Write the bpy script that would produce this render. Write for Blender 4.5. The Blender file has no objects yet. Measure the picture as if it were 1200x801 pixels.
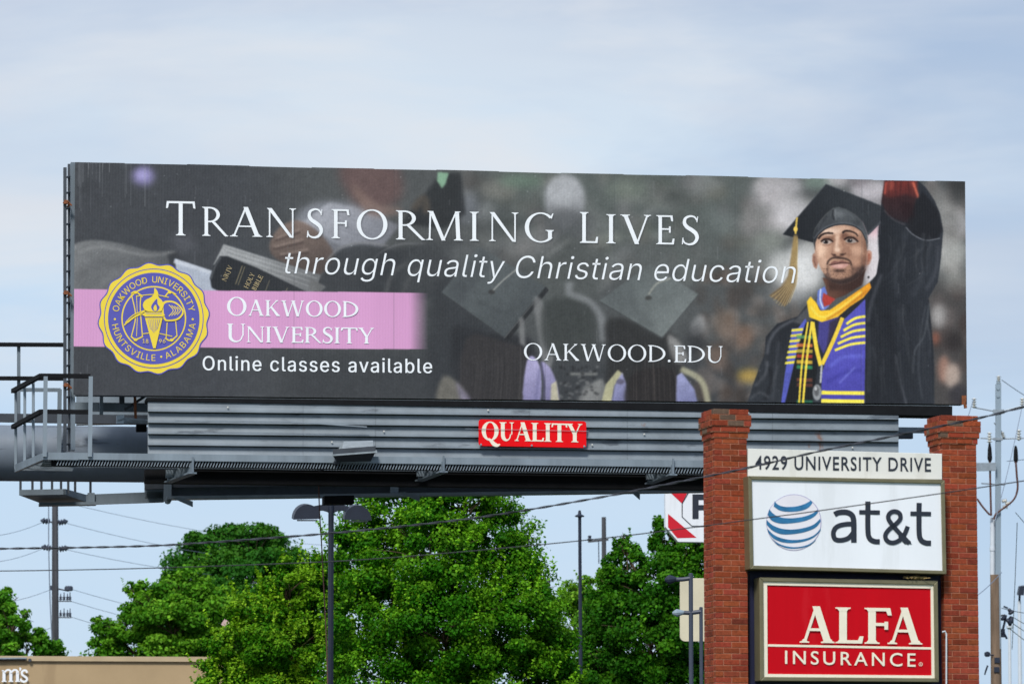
import bpy, math, random
import numpy as np
from mathutils import Vector, Matrix

R = math.radians
random.seed(7)
rng = np.random.default_rng(11)
scene = bpy.context.scene
col = scene.collection

# ------------------------------------------------------------------ camera
EYE = Vector((0.0, 0.0, 1.7))
FPX, CX, CY = 5000.0, 600.0, 400.5          # focal length and centre in photo pixels (1200 wide)
PITCH = math.atan(600.0 / FPX)
cam_d = bpy.data.cameras.new('camera')
cam = bpy.data.objects.new('camera', cam_d)
col.objects.link(cam)
cam_d.sensor_width = 36.0
cam_d.lens = 36.0 * FPX / 1200.0
cam_d.clip_start, cam_d.clip_end = 0.5, 6000.0
cam.location = EYE
cam.rotation_euler = (math.pi / 2 + PITCH, 0, 0)
cam_d.dof.use_dof = True
cam_d.dof.focus_distance = 68.0
cam_d.dof.aperture_fstop = 4.0
scene.camera = cam

# ------------------------------------------------------------------ sky, sun, exposure
SUN_EL, SUN_AZ = R(47), R(197)              # azimuth clockwise from +Y: behind the camera, a little to the left
world = bpy.data.worlds.new('World')
scene.world = world
world.use_nodes = True
nt = world.node_tree
nt.nodes.clear()
def wn(t, **kw):
    n = nt.nodes.new(t)
    for k, v in kw.items():
        setattr(n, k, v)
    return n
out = wn('ShaderNodeOutputWorld')
bg = wn('ShaderNodeBackground')
bg.inputs['Strength'].default_value = 0.1
sky = wn('ShaderNodeTexSky', sky_type='NISHITA', sun_disc=False, sun_elevation=SUN_EL, sun_rotation=SUN_AZ)
sky.air_density, sky.dust_density, sky.ozone_density = 1.0, 0.6, 2.0
L = nt.links.new
def lin3(r, g, b):
    f = lambda c: (c / 255) / 12.92 if c / 255 <= 0.04045 else ((c / 255 + 0.055) / 1.055) ** 2.4
    return (f(r), f(g), f(b), 1)
tc = wn('ShaderNodeTexCoord')
mp = wn('ShaderNodeMapping')
mp.inputs['Scale'].default_value = (1.0, 1.0, 4.6)
mp.inputs['Rotation'].default_value = (0.0, R(6), 0.0)
L(tc.outputs['Generated'], mp.inputs['Vector'])
def noise(scale, detail, dist, seed):
    n = wn('ShaderNodeTexNoise')
    n.noise_dimensions = '4D'
    n.inputs['W'].default_value = seed
    n.inputs['Scale'].default_value = scale
    n.inputs['Detail'].default_value = detail
    n.inputs['Roughness'].default_value = 0.56
    n.inputs['Distortion'].default_value = dist
    L(mp.outputs['Vector'], n.inputs['Vector'])
    return n
def maprange(src, a, b, c, d):
    m = wn('ShaderNodeMapRange')
    for k, v in zip(('From Min', 'From Max', 'To Min', 'To Max'), (a, b, c, d)):
        m.inputs[k].default_value = v
    L(src, m.inputs['Value'])
    return m.outputs['Result']
def math_(op, a, b):
    m = wn('ShaderNodeMath', operation=op)
    for k, q in ((0, a), (1, b)):
        if isinstance(q, float): m.inputs[k].default_value = q
        else: L(q, m.inputs[k])
    return m.outputs[0]
def mixc(f, a, b):
    m = wn('ShaderNodeMix', data_type='RGBA')
    for k, q in ((0, f), (6, a), (7, b)):
        if isinstance(q, (float, tuple)): m.inputs[k].default_value = q
        else: L(q, m.inputs[k])
    return m.outputs[2]
sep = wn('ShaderNodeSeparateXYZ')
L(tc.outputs['Generated'], sep.inputs[0])
layer = wn('ShaderNodeValToRGB')            # cloud layer: colour by height above the horizon
el = layer.color_ramp.elements
el[0].position, el[0].color = 0.0, lin3(194, 219, 243)
el[1].position, el[1].color = 1.0, lin3(190, 206, 230)
for p_, c_ in ((0.28, lin3(196, 219, 243)), (0.40, lin3(214, 229, 243)), (0.47, lin3(212, 223, 236)), (0.53, lin3(194, 207, 226)), (0.7, lin3(196, 210, 230))):
    e = el.new(p_); e.color = c_
wob = noise(4.0, 3.0, 0.4, 2.0)
L(math_('ADD', maprange(sep.outputs['Z'], 0.0, 0.4, 0.0, 1.0), maprange(wob.outputs['Fac'], 0.3, 0.7, -0.06, 0.06)), layer.inputs['Fac'])
pale = maprange(noise(7.0, 6.0, 0.5, 5.0).outputs['Fac'], 0.42, 0.62, 0.0, 1.0)
c1 = mixc(math_('MULTIPLY', pale, maprange(sep.outputs['Z'], 0.09, 0.15, 0.15, 1.0)), layer.outputs['Color'], lin3(228, 231, 236))
dark = math_('MULTIPLY', maprange(math_('ADD', sep.outputs['X'], maprange(noise(6.0, 5.0, 0.6, 9.0).outputs['Fac'], 0.3, 0.7, -0.07, 0.07)), 0.02, 0.13, 0.0, 0.75), maprange(sep.outputs['Z'], 0.06, 0.19, 0.35, 1.0))
c2 = mixc(dark, c1, lin3(160, 184, 216))
grey = maprange(noise(5.0, 5.0, 0.4, 14.0).outputs['Fac'], 0.48, 0.68, 0.0, 0.7)
c3 = mixc(math_('MULTIPLY', grey, maprange(sep.outputs['Z'], 0.13, 0.2, 0.0, 1.0)), c2, lin3(176, 194, 222))
sc_ = wn('ShaderNodeVectorMath', operation='SCALE')
sc_.inputs['Scale'].default_value = 7.6
L(c3, sc_.inputs[0])
L(mixc(0.93, sky.outputs['Color'], sc_.outputs[0]), bg.inputs['Color'])
L(bg.outputs[0], out.inputs['Surface'])

sun_d = bpy.data.lights.new('sun', 'SUN')
sun_d.energy = 2.6
sun_d.angle = R(12)
sun_d.color = (1.0, 0.96, 0.9)
sun = bpy.data.objects.new('sun', sun_d)
col.objects.link(sun)
sdir = Vector((math.sin(SUN_AZ) * math.cos(SUN_EL), math.cos(SUN_AZ) * math.cos(SUN_EL), math.sin(SUN_EL)))
sun.rotation_euler = sdir.to_track_quat('Z', 'Y').to_euler()

scene.view_settings.view_transform = 'Standard'
scene.view_settings.look = 'None'
scene.view_settings.gamma = 1.0
scene.view_settings.exposure = 0.4
scene.cycles.max_bounces = 6
scene.cycles.transparent_max_bounces = 6

# ------------------------------------------------------------------ pixel -> ray helpers
FWD = Vector((0, math.cos(PITCH), math.sin(PITCH)))
UPV = Vector((0, -math.sin(PITCH), math.cos(PITCH)))
def ray(px, py):
    return FWD + Vector((1, 0, 0)) * ((px - CX) / FPX) + UPV * ((CY - py) / FPX)
def at(px, py, Y):
    d = ray(px, py)
    return EYE + d * (Y / d.y)
class Plane:                                  # a vertical plane, seen at (px, any) at depth Y, turned by yaw
    def __init__(s, px, Y, yaw):
        s.o = at(px, 400, Y)
        s.a = Vector((math.cos(yaw), math.sin(yaw), 0))       # along, to the right and away
        s.n = Vector((math.sin(yaw), -math.cos(yaw), 0))      # towards the camera
    def hit(s, px, py, off=0.0):
        d = ray(px, py)
        o = s.o + s.n * off
        return EYE + d * ((o - EYE).dot(s.n) / d.dot(s.n))
BB = Plane(88, 80.0, R(9))                    # billboard face
SG = Plane(836, 50.0, R(14.5))                # front of the brick sign
def B(px, py, off=0.0): return BB.hit(px, py, off)
def S(px, py, off=0.0): return SG.hit(px, py, off)

# ------------------------------------------------------------------ materials
def srgb(r, g, b):
    f = lambda c: (c / 255) / 12.92 if c / 255 <= 0.04045 else ((c / 255 + 0.055) / 1.055) ** 2.4
    return (f(r), f(g), f(b))
def mat(name, c, rough=0.6, metal=0.0, var=0.15, scale=3.0, bump=0.0, bscale=40.0, spec=0.4, streak=False, attr=None, wear=None, wth=0.62):
    m = bpy.data.materials.new(name)
    m.use_nodes = True
    t = m.node_tree
    p = t.nodes['Principled BSDF']
    p.inputs['Roughness'].default_value = rough
    p.inputs['Metallic'].default_value = metal
    p.inputs['Specular IOR Level'].default_value = spec
    g = t.nodes.new('ShaderNodeNewGeometry')
    mpn = t.nodes.new('ShaderNodeMapping')
    mpn.inputs['Scale'].default_value = (1, 1, 0.12) if streak else (1, 1, 1)
    no = t.nodes.new('ShaderNodeTexNoise')
    no.inputs['Scale'].default_value = scale
    no.inputs['Detail'].default_value = 8
    no.inputs['Roughness'].default_value = 0.65
    mrn = t.nodes.new('ShaderNodeMapRange')
    mrn.inputs['From Min'].default_value = 0.3
    mrn.inputs['From Max'].default_value = 0.7
    mrn.inputs['To Min'].default_value = 1 - var
    mrn.inputs['To Max'].default_value = 1 + var
    mx = t.nodes.new('ShaderNodeMix')
    mx.data_type = 'RGBA'
    mx.blend_type = 'MULTIPLY'
    mx.inputs[0].default_value = 1
    t.links.new(g.outputs['Position'], mpn.inputs['Vector'])
    t.links.new(mpn.outputs['Vector'], no.inputs['Vector'])
    t.links.new(no.outputs['Fac'], mrn.inputs['Value'])
    if attr:
        a = t.nodes.new('ShaderNodeAttribute')
        a.attribute_name = attr
        t.links.new(a.outputs['Color'], mx.inputs[6])
    else:
        mx.inputs[6].default_value = (*c, 1)
    t.links.new(mrn.outputs['Result'], mx.inputs[7])
    src = mx.outputs[2]
    if wear:
        for (wc_, wsc, thr, amt, stretch) in wear:
            mw = t.nodes.new('ShaderNodeMapping'); mw.inputs['Scale'].default_value = stretch
            nw = t.nodes.new('ShaderNodeTexNoise'); nw.inputs['Scale'].default_value = wsc; nw.inputs['Detail'].default_value = 7; nw.inputs['Roughness'].default_value = .6
            rw = t.nodes.new('ShaderNodeMapRange'); rw.inputs['From Min'].default_value = thr; rw.inputs['From Max'].default_value = thr + .06; rw.inputs['To Max'].default_value = amt
            xw = t.nodes.new('ShaderNodeMix'); xw.data_type = 'RGBA'; xw.inputs[7].default_value = (*wc_, 1)
            t.links.new(g.outputs['Position'], mw.inputs['Vector']); t.links.new(mw.outputs['Vector'], nw.inputs['Vector']); t.links.new(nw.outputs['Fac'], rw.inputs['Value'])
            t.links.new(rw.outputs['Result'], xw.inputs[0]); t.links.new(src, xw.inputs[6])
            src = xw.outputs[2]
    t.links.new(src, p.inputs['Base Color'])
    if bump > 0:
        nb = t.nodes.new('ShaderNodeTexNoise')
        nb.inputs['Scale'].default_value = bscale
        nb.inputs['Detail'].default_value = 6
        bp = t.nodes.new('ShaderNodeBump')
        bp.inputs['Strength'].default_value = bump
        bp.inputs['Distance'].default_value = 0.01
        t.links.new(g.outputs['Position'], nb.inputs['Vector'])
        t.links.new(nb.outputs['Fac'], bp.inputs['Height'])
        t.links.new(bp.outputs['Normal'], p.inputs['Normal'])
    return m
def leafmat(name, sat=1.0, trans=0.3):
    m = bpy.data.materials.new(name)
    m.use_nodes = True
    t = m.node_tree
    p = t.nodes['Principled BSDF']
    p.inputs['Roughness'].default_value = 0.55
    p.inputs['Specular IOR Level'].default_value = 0.08
    a = t.nodes.new('ShaderNodeAttribute')
    a.attribute_name = 'tint'
    tr = t.nodes.new('ShaderNodeBsdfTranslucent')
    mxs = t.nodes.new('ShaderNodeMixShader')
    mxs.inputs[0].default_value = trans
    hs = t.nodes.new('ShaderNodeMix')
    hs.data_type = 'RGBA'
    hs.blend_type = 'MULTIPLY'
    hs.inputs[0].default_value = 1
    hs.inputs[7].default_value = (1.2, 1.2, 0.4, 1)
    t.links.new(a.outputs['Color'], p.inputs['Base Color'])
    t.links.new(a.outputs['Color'], hs.inputs[6])
    t.links.new(hs.outputs[2], tr.inputs['Color'])
    t.links.new(p.outputs[0], mxs.inputs[1])
    t.links.new(tr.outputs[0], mxs.inputs[2])
    t.links.new(mxs.outputs[0], t.nodes['Material Output'].inputs['Surface'])
    return m

SCUFF = (srgb(58, 66, 76), .9, .60, .7, (1, 1, 5))
RUSTY = (srgb(112, 70, 44), 2.2, .68, .75, (1, 1, .45))
GRIME = (srgb(96, 100, 92), 1.4, .58, .35, (1, 1, .15))
M = dict(
    steel=mat('painted steel', srgb(112, 124, 134), 0.5, 0.0, 0.2, 2.5, streak=True, wear=(RUSTY,)),
    steel_light=mat('pale painted steel', srgb(126, 138, 148), 0.45, 0.0, 0.2, 2.5, streak=True, wear=(RUSTY,)),
    steel_dark=mat('dark painted steel', srgb(62, 68, 76), 0.6, 0.0, 0.25, 2.5),
    black=mat('black steel and shade', srgb(24, 25, 28), 0.85, 0.0, 0.3, 3, spec=0.15),  # for dark steel parts and for bars that paint shade
    tube=mat('tube paint', srgb(112, 122, 134), 0.5, 0.0, 0.16, 1.6, streak=True, wear=(SCUFF, RUSTY)),
    skirt=mat('ribbed skirt metal', srgb(116, 126, 134), 0.42, 0.0, 0.26, 1.1, spec=0.5, wear=(SCUFF, RUSTY)),
    galv=mat('galvanised steel', srgb(150, 160, 168), 0.4, 0.35, 0.15, 6),
    zinc=mat('pole steel', srgb(140, 156, 168), 0.45, 0.2, 0.12, 2, streak=True),
    rust=mat('rusty metal', srgb(130, 78, 50), 0.9, 0, 0.4, 20),
    plate_red=mat('red enamel', srgb(232, 16, 24), 0.4, 0, 0.06, 4, spec=0.12),
    cream=mat('cream letter paint', srgb(240, 232, 212), 0.5, 0, 0.04, 9),
    white_ink=mat('white print', srgb(240, 244, 248), 0.5, 0, 0.05, 3, spec=0.2),
    yellow_ink=mat('yellow print', srgb(240, 214, 72), 0.5, 0, 0.05, 3, spec=0.2),
    blue_ink=mat('violet blue print', srgb(92, 92, 176), 0.5, 0, 0.05, 3, spec=0.2),
    gold_ink=mat('dull gold print', srgb(176, 160, 124), 0.5, 0, 0.1, 3, spec=0.2),
    board_white=mat('white sign panel', srgb(236, 240, 246), 0.3, 0, 0.04, 1.3, streak=True, wear=((srgb(200, 203, 204), 3.0, .56, .18, (1, 1, .12)),)),
    board_cream=mat('cream sign panel', srgb(226, 226, 220), 0.45, 0, 0.05, 1.5, wear=((srgb(192, 190, 180), 3.0, .56, .25, (1, 1, .2)),)),
    board_red=mat('red sign panel', srgb(196, 10, 26), 0.4, 0, 0.10, 1.6, spec=0.12, streak=True, wear=((srgb(206, 40, 50), 3.0, .57, .3, (1, 1, .14)),)),
    bronze=mat('olive bronze frame', srgb(124, 118, 92), 0.4, 0.3, 0.15, 4),
    navy=mat('navy backing', srgb(22, 26, 58), 0.6, 0, 0.2, 3),
    ink=mat('dark lettering', srgb(40, 46, 58), 0.5, 0, 0.06, 4),
    mortar=mat('mortar', srgb(168, 112, 88), 0.95, 0, 0.2, 18, 0.4, 160),
    brick=mat('red brick', (0.3, 0.08, 0.04), 0.9, 0, 0.28, 26, 0.6, 120, spec=0.2, attr='tint'),
    wood_pole=mat('weathered pole wood', srgb(122, 104, 88), 0.95, 0, 0.35, 7, 0.5, 60, streak=True, spec=0.1),
    grey_pole=mat('far pole wood', srgb(82, 83, 88), 0.95, 0, 0.3, 5, streak=True, spec=0.1),
    lamp=mat('slate lamp paint', srgb(34, 42, 58), 0.5, 0, 0.15, 4),
    lamp_grey=mat('grey lamp paint', srgb(62, 69, 84), 0.5, 0, 0.12, 4),
    lens=mat('lamp lens', srgb(196, 200, 200), 0.3, 0, 0.05, 4),
    porcelain=mat('porcelain', srgb(206, 206, 200), 0.3, 0, 0.1, 8),
    conduit=mat('white conduit', srgb(205, 212, 220), 0.5, 0, 0.05, 4),
    cable=mat('black cable', srgb(40, 42, 48), 0.35, 0.0, 0.3, 30, spec=0.6),
    cable_alu=mat('bare twisted cable', srgb(66, 68, 76), 0.35, 0.3, 0.7, 3),
    cable_far=mat('far cable', srgb(120, 132, 150), 0.6, 0, 0.1, 3),
    brown=mat('brown cable', srgb(92, 62, 56), 0.7, 0, 0.1, 3),
    stucco=mat('tan stucco', srgb(176, 153, 120), 0.95, 0, 0.07, 0.8, 0.25, 30, spec=0.1, wear=((srgb(146, 124, 96), .9, .56, .4, (1, 1, .12)),)),
    coping=mat('pale coping', srgb(184, 164, 132), 0.7, 0, 0.1, 2),
    bark=mat('bark', srgb(82, 70, 58), 0.95, 0, 0.3, 9, 0.6, 40, spec=0.1),
    leaf=leafmat('leaves'),
    leaf_soft=leafmat('soft leaves', trans=0.32),
    asphalt=mat('asphalt', (0.05, 0.05, 0.052), 0.9, 0, 0.25, 3, 0.3, 60, spec=0.2),
    grass=mat('grass ground', (0.06, 0.09, 0.03), 0.95, 0, 0.35, 0.6, 0.5, 20, spec=0.1),
    concrete=mat('concrete', (0.34, 0.33, 0.31), 0.9, 0, 0.15, 2, 0.3, 40, spec=0.2),
    paint=mat('road paint', (0.7, 0.7, 0.68), 0.8, 0, 0.1, 3),
    sign_stripe=mat('sign red stripe', srgb(206, 30, 48), 0.4, 0, 0.05, 3),
    beige=mat('beige sign board', srgb(206, 198, 172), 0.6, 0, 0.08, 2),
    pinkish=mat('pale pink plate', srgb(206, 176, 176), 0.6, 0, 0.05, 2),
)

# ------------------------------------------------------------------ mesh building
class MB:
    def __init__(s):
        s.v, s.f, s.m, s.t = [], [], [], []
    def poly(s, pts, mi=0, tint=None):
        b = len(s.v)
        s.v += [Vector(p) for p in pts]
        s.f.append(list(range(b, b + len(pts))))
        s.m.append(mi); s.t.append(tint)
    def solid(s, bot, top, mi=0, tint=None, caps=True):
        n = len(bot); b = len(s.v)
        s.v += [Vector(p) for p in bot] + [Vector(p) for p in top]
        fs = [[b + i, b + (i + 1) % n, b + n + (i + 1) % n, b + n + i] for i in range(n)]
        if caps:
            fs += [list(range(b + n - 1, b - 1, -1)), list(range(b + n, b + 2 * n))]
        s.f += fs; s.m += [mi] * len(fs); s.t += [tint] * len(fs)
    def box(s, o, ax, ay, az, mi=0, tint=None):        # corner and three edge vectors
        o = Vector(o)
        s.solid([o, o + ax, o + ax + ay, o + ay], [o + az, o + ax + az, o + ax + ay + az, o + ay + az], mi, tint)
    def beam(s, p0, p1, w, h, up=Vector((0, 0, 1)), mi=0):
        p0, p1 = Vector(p0), Vector(p1)
        d = (p1 - p0).normalized()
        side = d.cross(up)
        if side.length < 1e-4:
            side = d.cross(Vector((0, 1, 0)))
        side.normalize()
        u = side.cross(d).normalized()
        q = [side * (-w / 2) + u * (-h / 2), side * (w / 2) + u * (-h / 2), side * (w / 2) + u * (h / 2), side * (-w / 2) + u * (h / 2)]
        s.solid([p0 + k for k in q], [p1 + k for k in q], mi)
    def tube(s, pts, r, n=8, mi=0, r1=None, caps=True):
        pts = [Vector(p) for p in pts]
        rings = []
        for i, p in enumerate(pts):
            d = (pts[min(i + 1, len(pts) - 1)] - pts[max(i - 1, 0)]).normalized()
            ref = Vector((0, 0, 1)) if abs(d.z) < 0.95 else Vector((0, 1, 0))
            x = d.cross(ref).normalized(); y = x.cross(d)
            rr = r if r1 is None else r + (r1 - r) * i / (len(pts) - 1)
            b = len(s.v)
            s.v += [p + (x * math.cos(2 * math.pi * k / n) + y * math.sin(2 * math.pi * k / n)) * rr for k in range(n)]
            rings.append(b)
        for b0, b1 in zip(rings[:-1], rings[1:]):
            for k in range(n):
                s.f.append([b0 + k, b0 + (k + 1) % n, b1 + (k + 1) % n, b1 + k]); s.m.append(mi); s.t.append(None)
        if caps:
            s.f += [list(range(rings[0], rings[0] + n))[::-1], list(range(rings[-1], rings[-1] + n))]
            s.m += [mi, mi]; s.t += [None, None]
    def lathe(s, base, axis, prof, n=12, mi=0):        # prof: (distance along the axis, radius)
        axis = Vector(axis).normalized()
        ref = Vector((0, 0, 1)) if abs(axis.z) < 0.9 else Vector((1, 0, 0))
        x = axis.cross(ref).normalized(); y = x.cross(axis)
        rings = []
        for h, r in prof:
            b = len(s.v)
            s.v += [Vector(base) + axis * h + (x * math.cos(2 * math.pi * k / n) + y * math.sin(2 * math.pi * k / n)) * max(r, 1e-4) for k in range(n)]
            rings.append(b)
        for b0, b1 in zip(rings[:-1], rings[1:]):
            for k in range(n):
                s.f.append([b0 + k, b0 + (k + 1) % n, b1 + (k + 1) % n, b1 + k]); s.m.append(mi); s.t.append(None)
        s.f += [list(range(rings[0], rings[0] + n))[::-1], list(range(rings[-1], rings[-1] + n))]
        s.m += [mi, mi]; s.t += [None, None]
    def build(s, name, mats, parent=None, smooth=False, bevel=0.0):
        if not isinstance(mats, (list, tuple)):
            mats = [mats]
        off = Vector((0, 0, 0))
        p = parent
        while p is not None:
            off += p.location
            p = p.parent
        me = bpy.data.meshes.new(name)
        me.from_pydata([tuple(q - off) for q in s.v], [], s.f)
        for mm in mats:
            me.materials.append(mm)
        me.polygons.foreach_set('material_index', s.m)
        if any(x is not None for x in s.t):
            ca = me.color_attributes.new('tint', 'FLOAT_COLOR', 'CORNER')
            k = 0
            buf = np.ones(len(me.loops) * 4, dtype=np.float32)
            for f, tn in zip(s.f, s.t):
                for _ in f:
                    buf[4 * k:4 * k + 3] = tn if tn is not None else (0.3, 0.1, 0.05)
                    k += 1
            ca.data.foreach_set('color', buf)
        if smooth:
            me.polygons.foreach_set('use_smooth', [True] * len(me.polygons))
        me.update()
        o = bpy.data.objects.new(name, me)
        col.objects.link(o)
        if parent is not None:
            o.parent = parent
        if bevel:
            bm_ = o.modifiers.new('bevel', 'BEVEL')
            bm_.width = bevel; bm_.segments = 2; bm_.limit_method = 'ANGLE'
        if smooth:
            try:
                me.set_sharp_from_angle(angle=R(40))
            except Exception:
                pass
        return o
def tag(o, label=None, cat=None, group=None, kind=None):
    for k, v in (('label', label), ('category', cat), ('group', group), ('kind', kind)):
        if v:
            o[k] = v
    return o
def thing(name, loc, label, cat, group=None):
    o = bpy.data.objects.new(name, None)
    o.empty_display_size = 0.3
    o.location = loc
    col.objects.link(o)
    return tag(o, label, cat, group)
def copy_tree(o, parent=None):
    c = o.copy(); col.objects.link(c); c.parent = parent
    for ch in list(o.children):
        copy_tree(ch, c)
    return c

def smooth_path(pts, n=6, closed=False):
    pts = [np.array(p, float) for p in pts]
    outp = []
    N = len(pts)
    rngs = range(N) if closed else range(N - 1)
    for i in rngs:
        p0 = pts[(i - 1) % N] if closed or i > 0 else pts[i]
        p1, p2 = pts[i], pts[(i + 1) % N]
        p3 = pts[(i + 2) % N] if closed or i + 2 < N else p2
        for k in range(n):
            t = k / n
            outp.append(0.5 * ((2 * p1) + (-p0 + p2) * t + (2 * p0 - 5 * p1 + 4 * p2 - p3) * t * t + (-p0 + 3 * p1 - 3 * p2 + p3) * t ** 3))
    if not closed:
        outp.append(pts[-1])
    return [tuple(p) for p in outp]

# ------------------------------------------------------------------ lettering: drawn letter by letter as outlines
# a glyph is a list of pieces, a piece is a list of polygons that do not overlap; unit: cap height 1
def stroke(path, w, w1=None, prof=None):
    P = [np.array(p, float) for p in path]
    n = len(P); Lf, Rt = [], []
    for i, p in enumerate(P):
        d = P[min(i + 1, n - 1)] - P[max(i - 1, 0)]
        d /= (np.hypot(*d) + 1e-9)
        nn = np.array([-d[1], d[0]])
        t = i / (n - 1)
        ww = (prof(t) if prof else (w if w1 is None else w + (w1 - w) * t)) / 2
        Lf.append(tuple(p + nn * ww)); Rt.append(tuple(p - nn * ww))
    return [[Rt[i], Rt[i + 1], Lf[i + 1], Lf[i]] for i in range(n - 1)]
def ring(cx, cy, rx, ry, wx, wy, a0=0, a1=360, n=40, tilt=0.0):
    ps = []
    m = max(6, int(n * abs(a1 - a0) / 360))
    pt = lambda a, inner: (cx + (rx - (wx if inner else 0)) * math.cos(a - (tilt if inner else 0)), cy + (ry - (wy if inner else 0)) * math.sin(a - (tilt if inner else 0)))
    for k in range(m):
        A, Bq = R(a0 + (a1 - a0) * k / m), R(a0 + (a1 - a0) * (k + 1) / m)
        ps.append([pt(A, 0), pt(Bq, 0), pt(Bq, 1), pt(A, 1)])
    return ps
def rect(x0, y0, x1, y1): return [[(x0, y0), (x1, y0), (x1, y1), (x0, y1)]]
def diag(xb, yb, xt, yt, w): return [[(xb - w / 2, yb), (xb + w / 2, yb), (xt + w / 2, yt), (xt - w / 2, yt)]]

def serif_glyph(ch, th, hr, sl, st):
    def sf(x0, x1, y, d, l=1.0, r=1.0):
        return [[(x0 - sl * l, y), (x1 + sl * r, y), (x1 + sl * r, y + d * st * .75), (x1 + sl * r * .4, y + d * st * 1.15), (x1, y + d * st * 2.6),
                 (x0, y + d * st * 2.6), (x0 - sl * l * .4, y + d * st * 1.15), (x0 - sl * l, y + d * st * .75)]]
    def vs(x, w=th, bl=1, br=1, tl=1, tr=1):
        return [rect(x, 0, x + w, 1), sf(x, x + w, 0, 1, bl, br), sf(x, x + w, 1, -1, tl, tr)]
    def beak(x, y, d, lean=0.3, h=.2):         # the small vertical serif at an arm's end
        return [[(x, y), (x - hr * 1.9, y), (x - hr * .9, y + d * h), (x + hr * .5, y + d * h * 1.02)]]
    if ch == 'I':
        return vs(sl), th + 2 * sl
    if ch == 'L':
        W = sl + th + .40
        return vs(sl) + [rect(sl + th * .9, 0, W, hr * 1.2), beak(W, 0, 1)], W
    if ch in 'EF':
        W = sl + th + .40
        g = vs(sl, tr=0, br=(0 if ch == 'E' else 1)) + [rect(sl + th * .9, 1 - hr * 1.2, W - .02, 1), beak(W - .02, 1, -1), rect(sl + th * .9, .5, W - .10, .5 + hr * 1.1),
             [[(W - .10 - hr, .40), (W - .10 + hr * .3, .40), (W - .10 + hr * .3, .62), (W - .10 - hr, .62)]]]
        if ch == 'E':
            g += [rect(sl + th * .9, 0, W + .03, hr * 1.2), beak(W + .03, 0, 1)]
        return g, W + .02
    if ch == 'T':
        W = .86; x = W / 2 - th / 2
        b = [[(0, 1), (hr * 1.6, 1), (hr * .8, .80), (-hr * .5, .79)]]
        return [rect(x, 0, x + th, 1), sf(x, x + th, 0, 1), rect(0, 1 - hr * 1.3, W, 1), b, [[(W - q[0], q[1]) for q in b[0][::-1]]]], W
    if ch == 'A':
        W = .92; top = W / 2
        return [diag(.12, 0, top - .01, .985, hr * 1.15), diag(W - .13, 0, top - .005, 1.02, th * 1.08), rect(.22, .33, W - .25, .33 + hr),
                sf(.12 - hr / 2, .12 + hr / 2, 0, 1, 1, 1), sf(W - .13 - th / 2, W - .13 + th / 2, 0, 1, 1, .9)], W
    if ch == 'V':
        W = .92; c = W / 2
        return [diag(c + .02, -.01, .12, 1, th * 1.08), diag(c + .02, .0, W - .12, 1, hr * 1.15),
                sf(.12 - th / 2, .12 + th / 2, 1, -1), sf(W - .12 - hr / 2, W - .12 + hr / 2, 1, -1)], W
    if ch == 'W':
        W = 1.32
        return [diag(.36, -.01, .11, 1, th), diag(.36, 0, .68, 1, hr * 1.1), diag(.94, -.01, .66, 1, th), diag(.96, 0, W - .11, 1, hr * 1.1),
                sf(.11 - th / 2, .11 + th / 2, 1, -1), sf(.67 - th / 2, .67 + th / 2, 1, -1, .7, .7), sf(W - .11 - hr / 2, W - .11 + hr / 2, 1, -1)], W
    if ch == 'Y':
        W = .86; c = W / 2
        return [rect(c - th / 2, 0, c + th / 2, .47), sf(c - th / 2, c + th / 2, 0, 1), diag(c, .42, .11, 1, th), diag(c + th * .2, .42, W - .12, 1, hr * 1.15),
                sf(.11 - th / 2, .11 + th / 2, 1, -1), sf(W - .12 - hr / 2, W - .12 + hr / 2, 1, -1)], W
    if ch == 'N':
        W = .95; a = sl * .9; b = W - sl - hr
        return [rect(a, 0, a + hr, 1), sf(a, a + hr, 0, 1), [[(a - sl * .8, 1), (a + th * .75, 1), (b + hr, -.02), (b + hr - th * .95, 0), (a, .93)]],
                rect(b, 0, b + hr, 1), sf(b, b + hr, 1, -1)], W
    if ch == 'M':
        W = 1.16; a = .10; b = W - .12 - th; c = .55
        return [diag(a + hr / 2, 0, a + .05, 1, hr * 1.1), sf(a, a + hr, 0, 1, .9, .9), diag(c, -.01, a + .05 + th * .2, 1, th * .95), diag(c, 0, b + .02, 1, hr * 1.1),
                diag(b + th / 2 + .02, 0, b + th * .3, 1, th), sf(b + .02, b + th + .02, 0, 1, .9, .9), sf(a + .03, a + .07, 1, -1, .8, .1), sf(b, b + th * .6, 1, -1, .1, .8)], W
    if ch == 'K':
        W = .84
        return vs(sl) + [diag(sl + th, .44, W - .16, 1, hr * 1.2), [[(sl + th + .06, .56), (sl + th + .06 + th * .5, .64), (W + .03, 0), (W - .03 - th, 0)]],
                         sf(W - .2, W - .14, 1, -1, .8, .8), sf(W - th, W - .02, 0, 1, .7, .6)], W + .03
    if ch == 'U':
        W = .86; a = sl; b = W - sl - hr; r = (b + hr - a) / 2; c = a + r
        path = [(a + th / 2, .98), (a + th / 2, .36)] + [(c - (r - th / 2) * math.cos(R(t)) , .33 - (.33 - hr / 2) * math.sin(R(t))) for t in range(0, 181, 12)] + [(b + hr / 2, .36), (b + hr / 2, .98)]
        return [stroke(path, 0, prof=lambda t: th if t < .25 else (th + (hr - th) * min(1, (t - .25) / .35))), sf(a, a + th, 1, -1), sf(b, b + hr, 1, -1)], W
    if ch in 'OQ':
        W = .98
        g = [ring(W / 2, .5, W / 2, .52, th * 1.08, hr, n=48, tilt=R(-6))]
        if ch == 'Q':
            g += [stroke(smooth_path([(.38, .10), (.55, -.03), (.72, -.20), (.92, -.26), (1.06, -.19)]), 0, prof=lambda t: hr + (th * 1.0 - hr) * math.sin(math.pi * min(1, t * 1.05)))]
        return g, W
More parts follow.
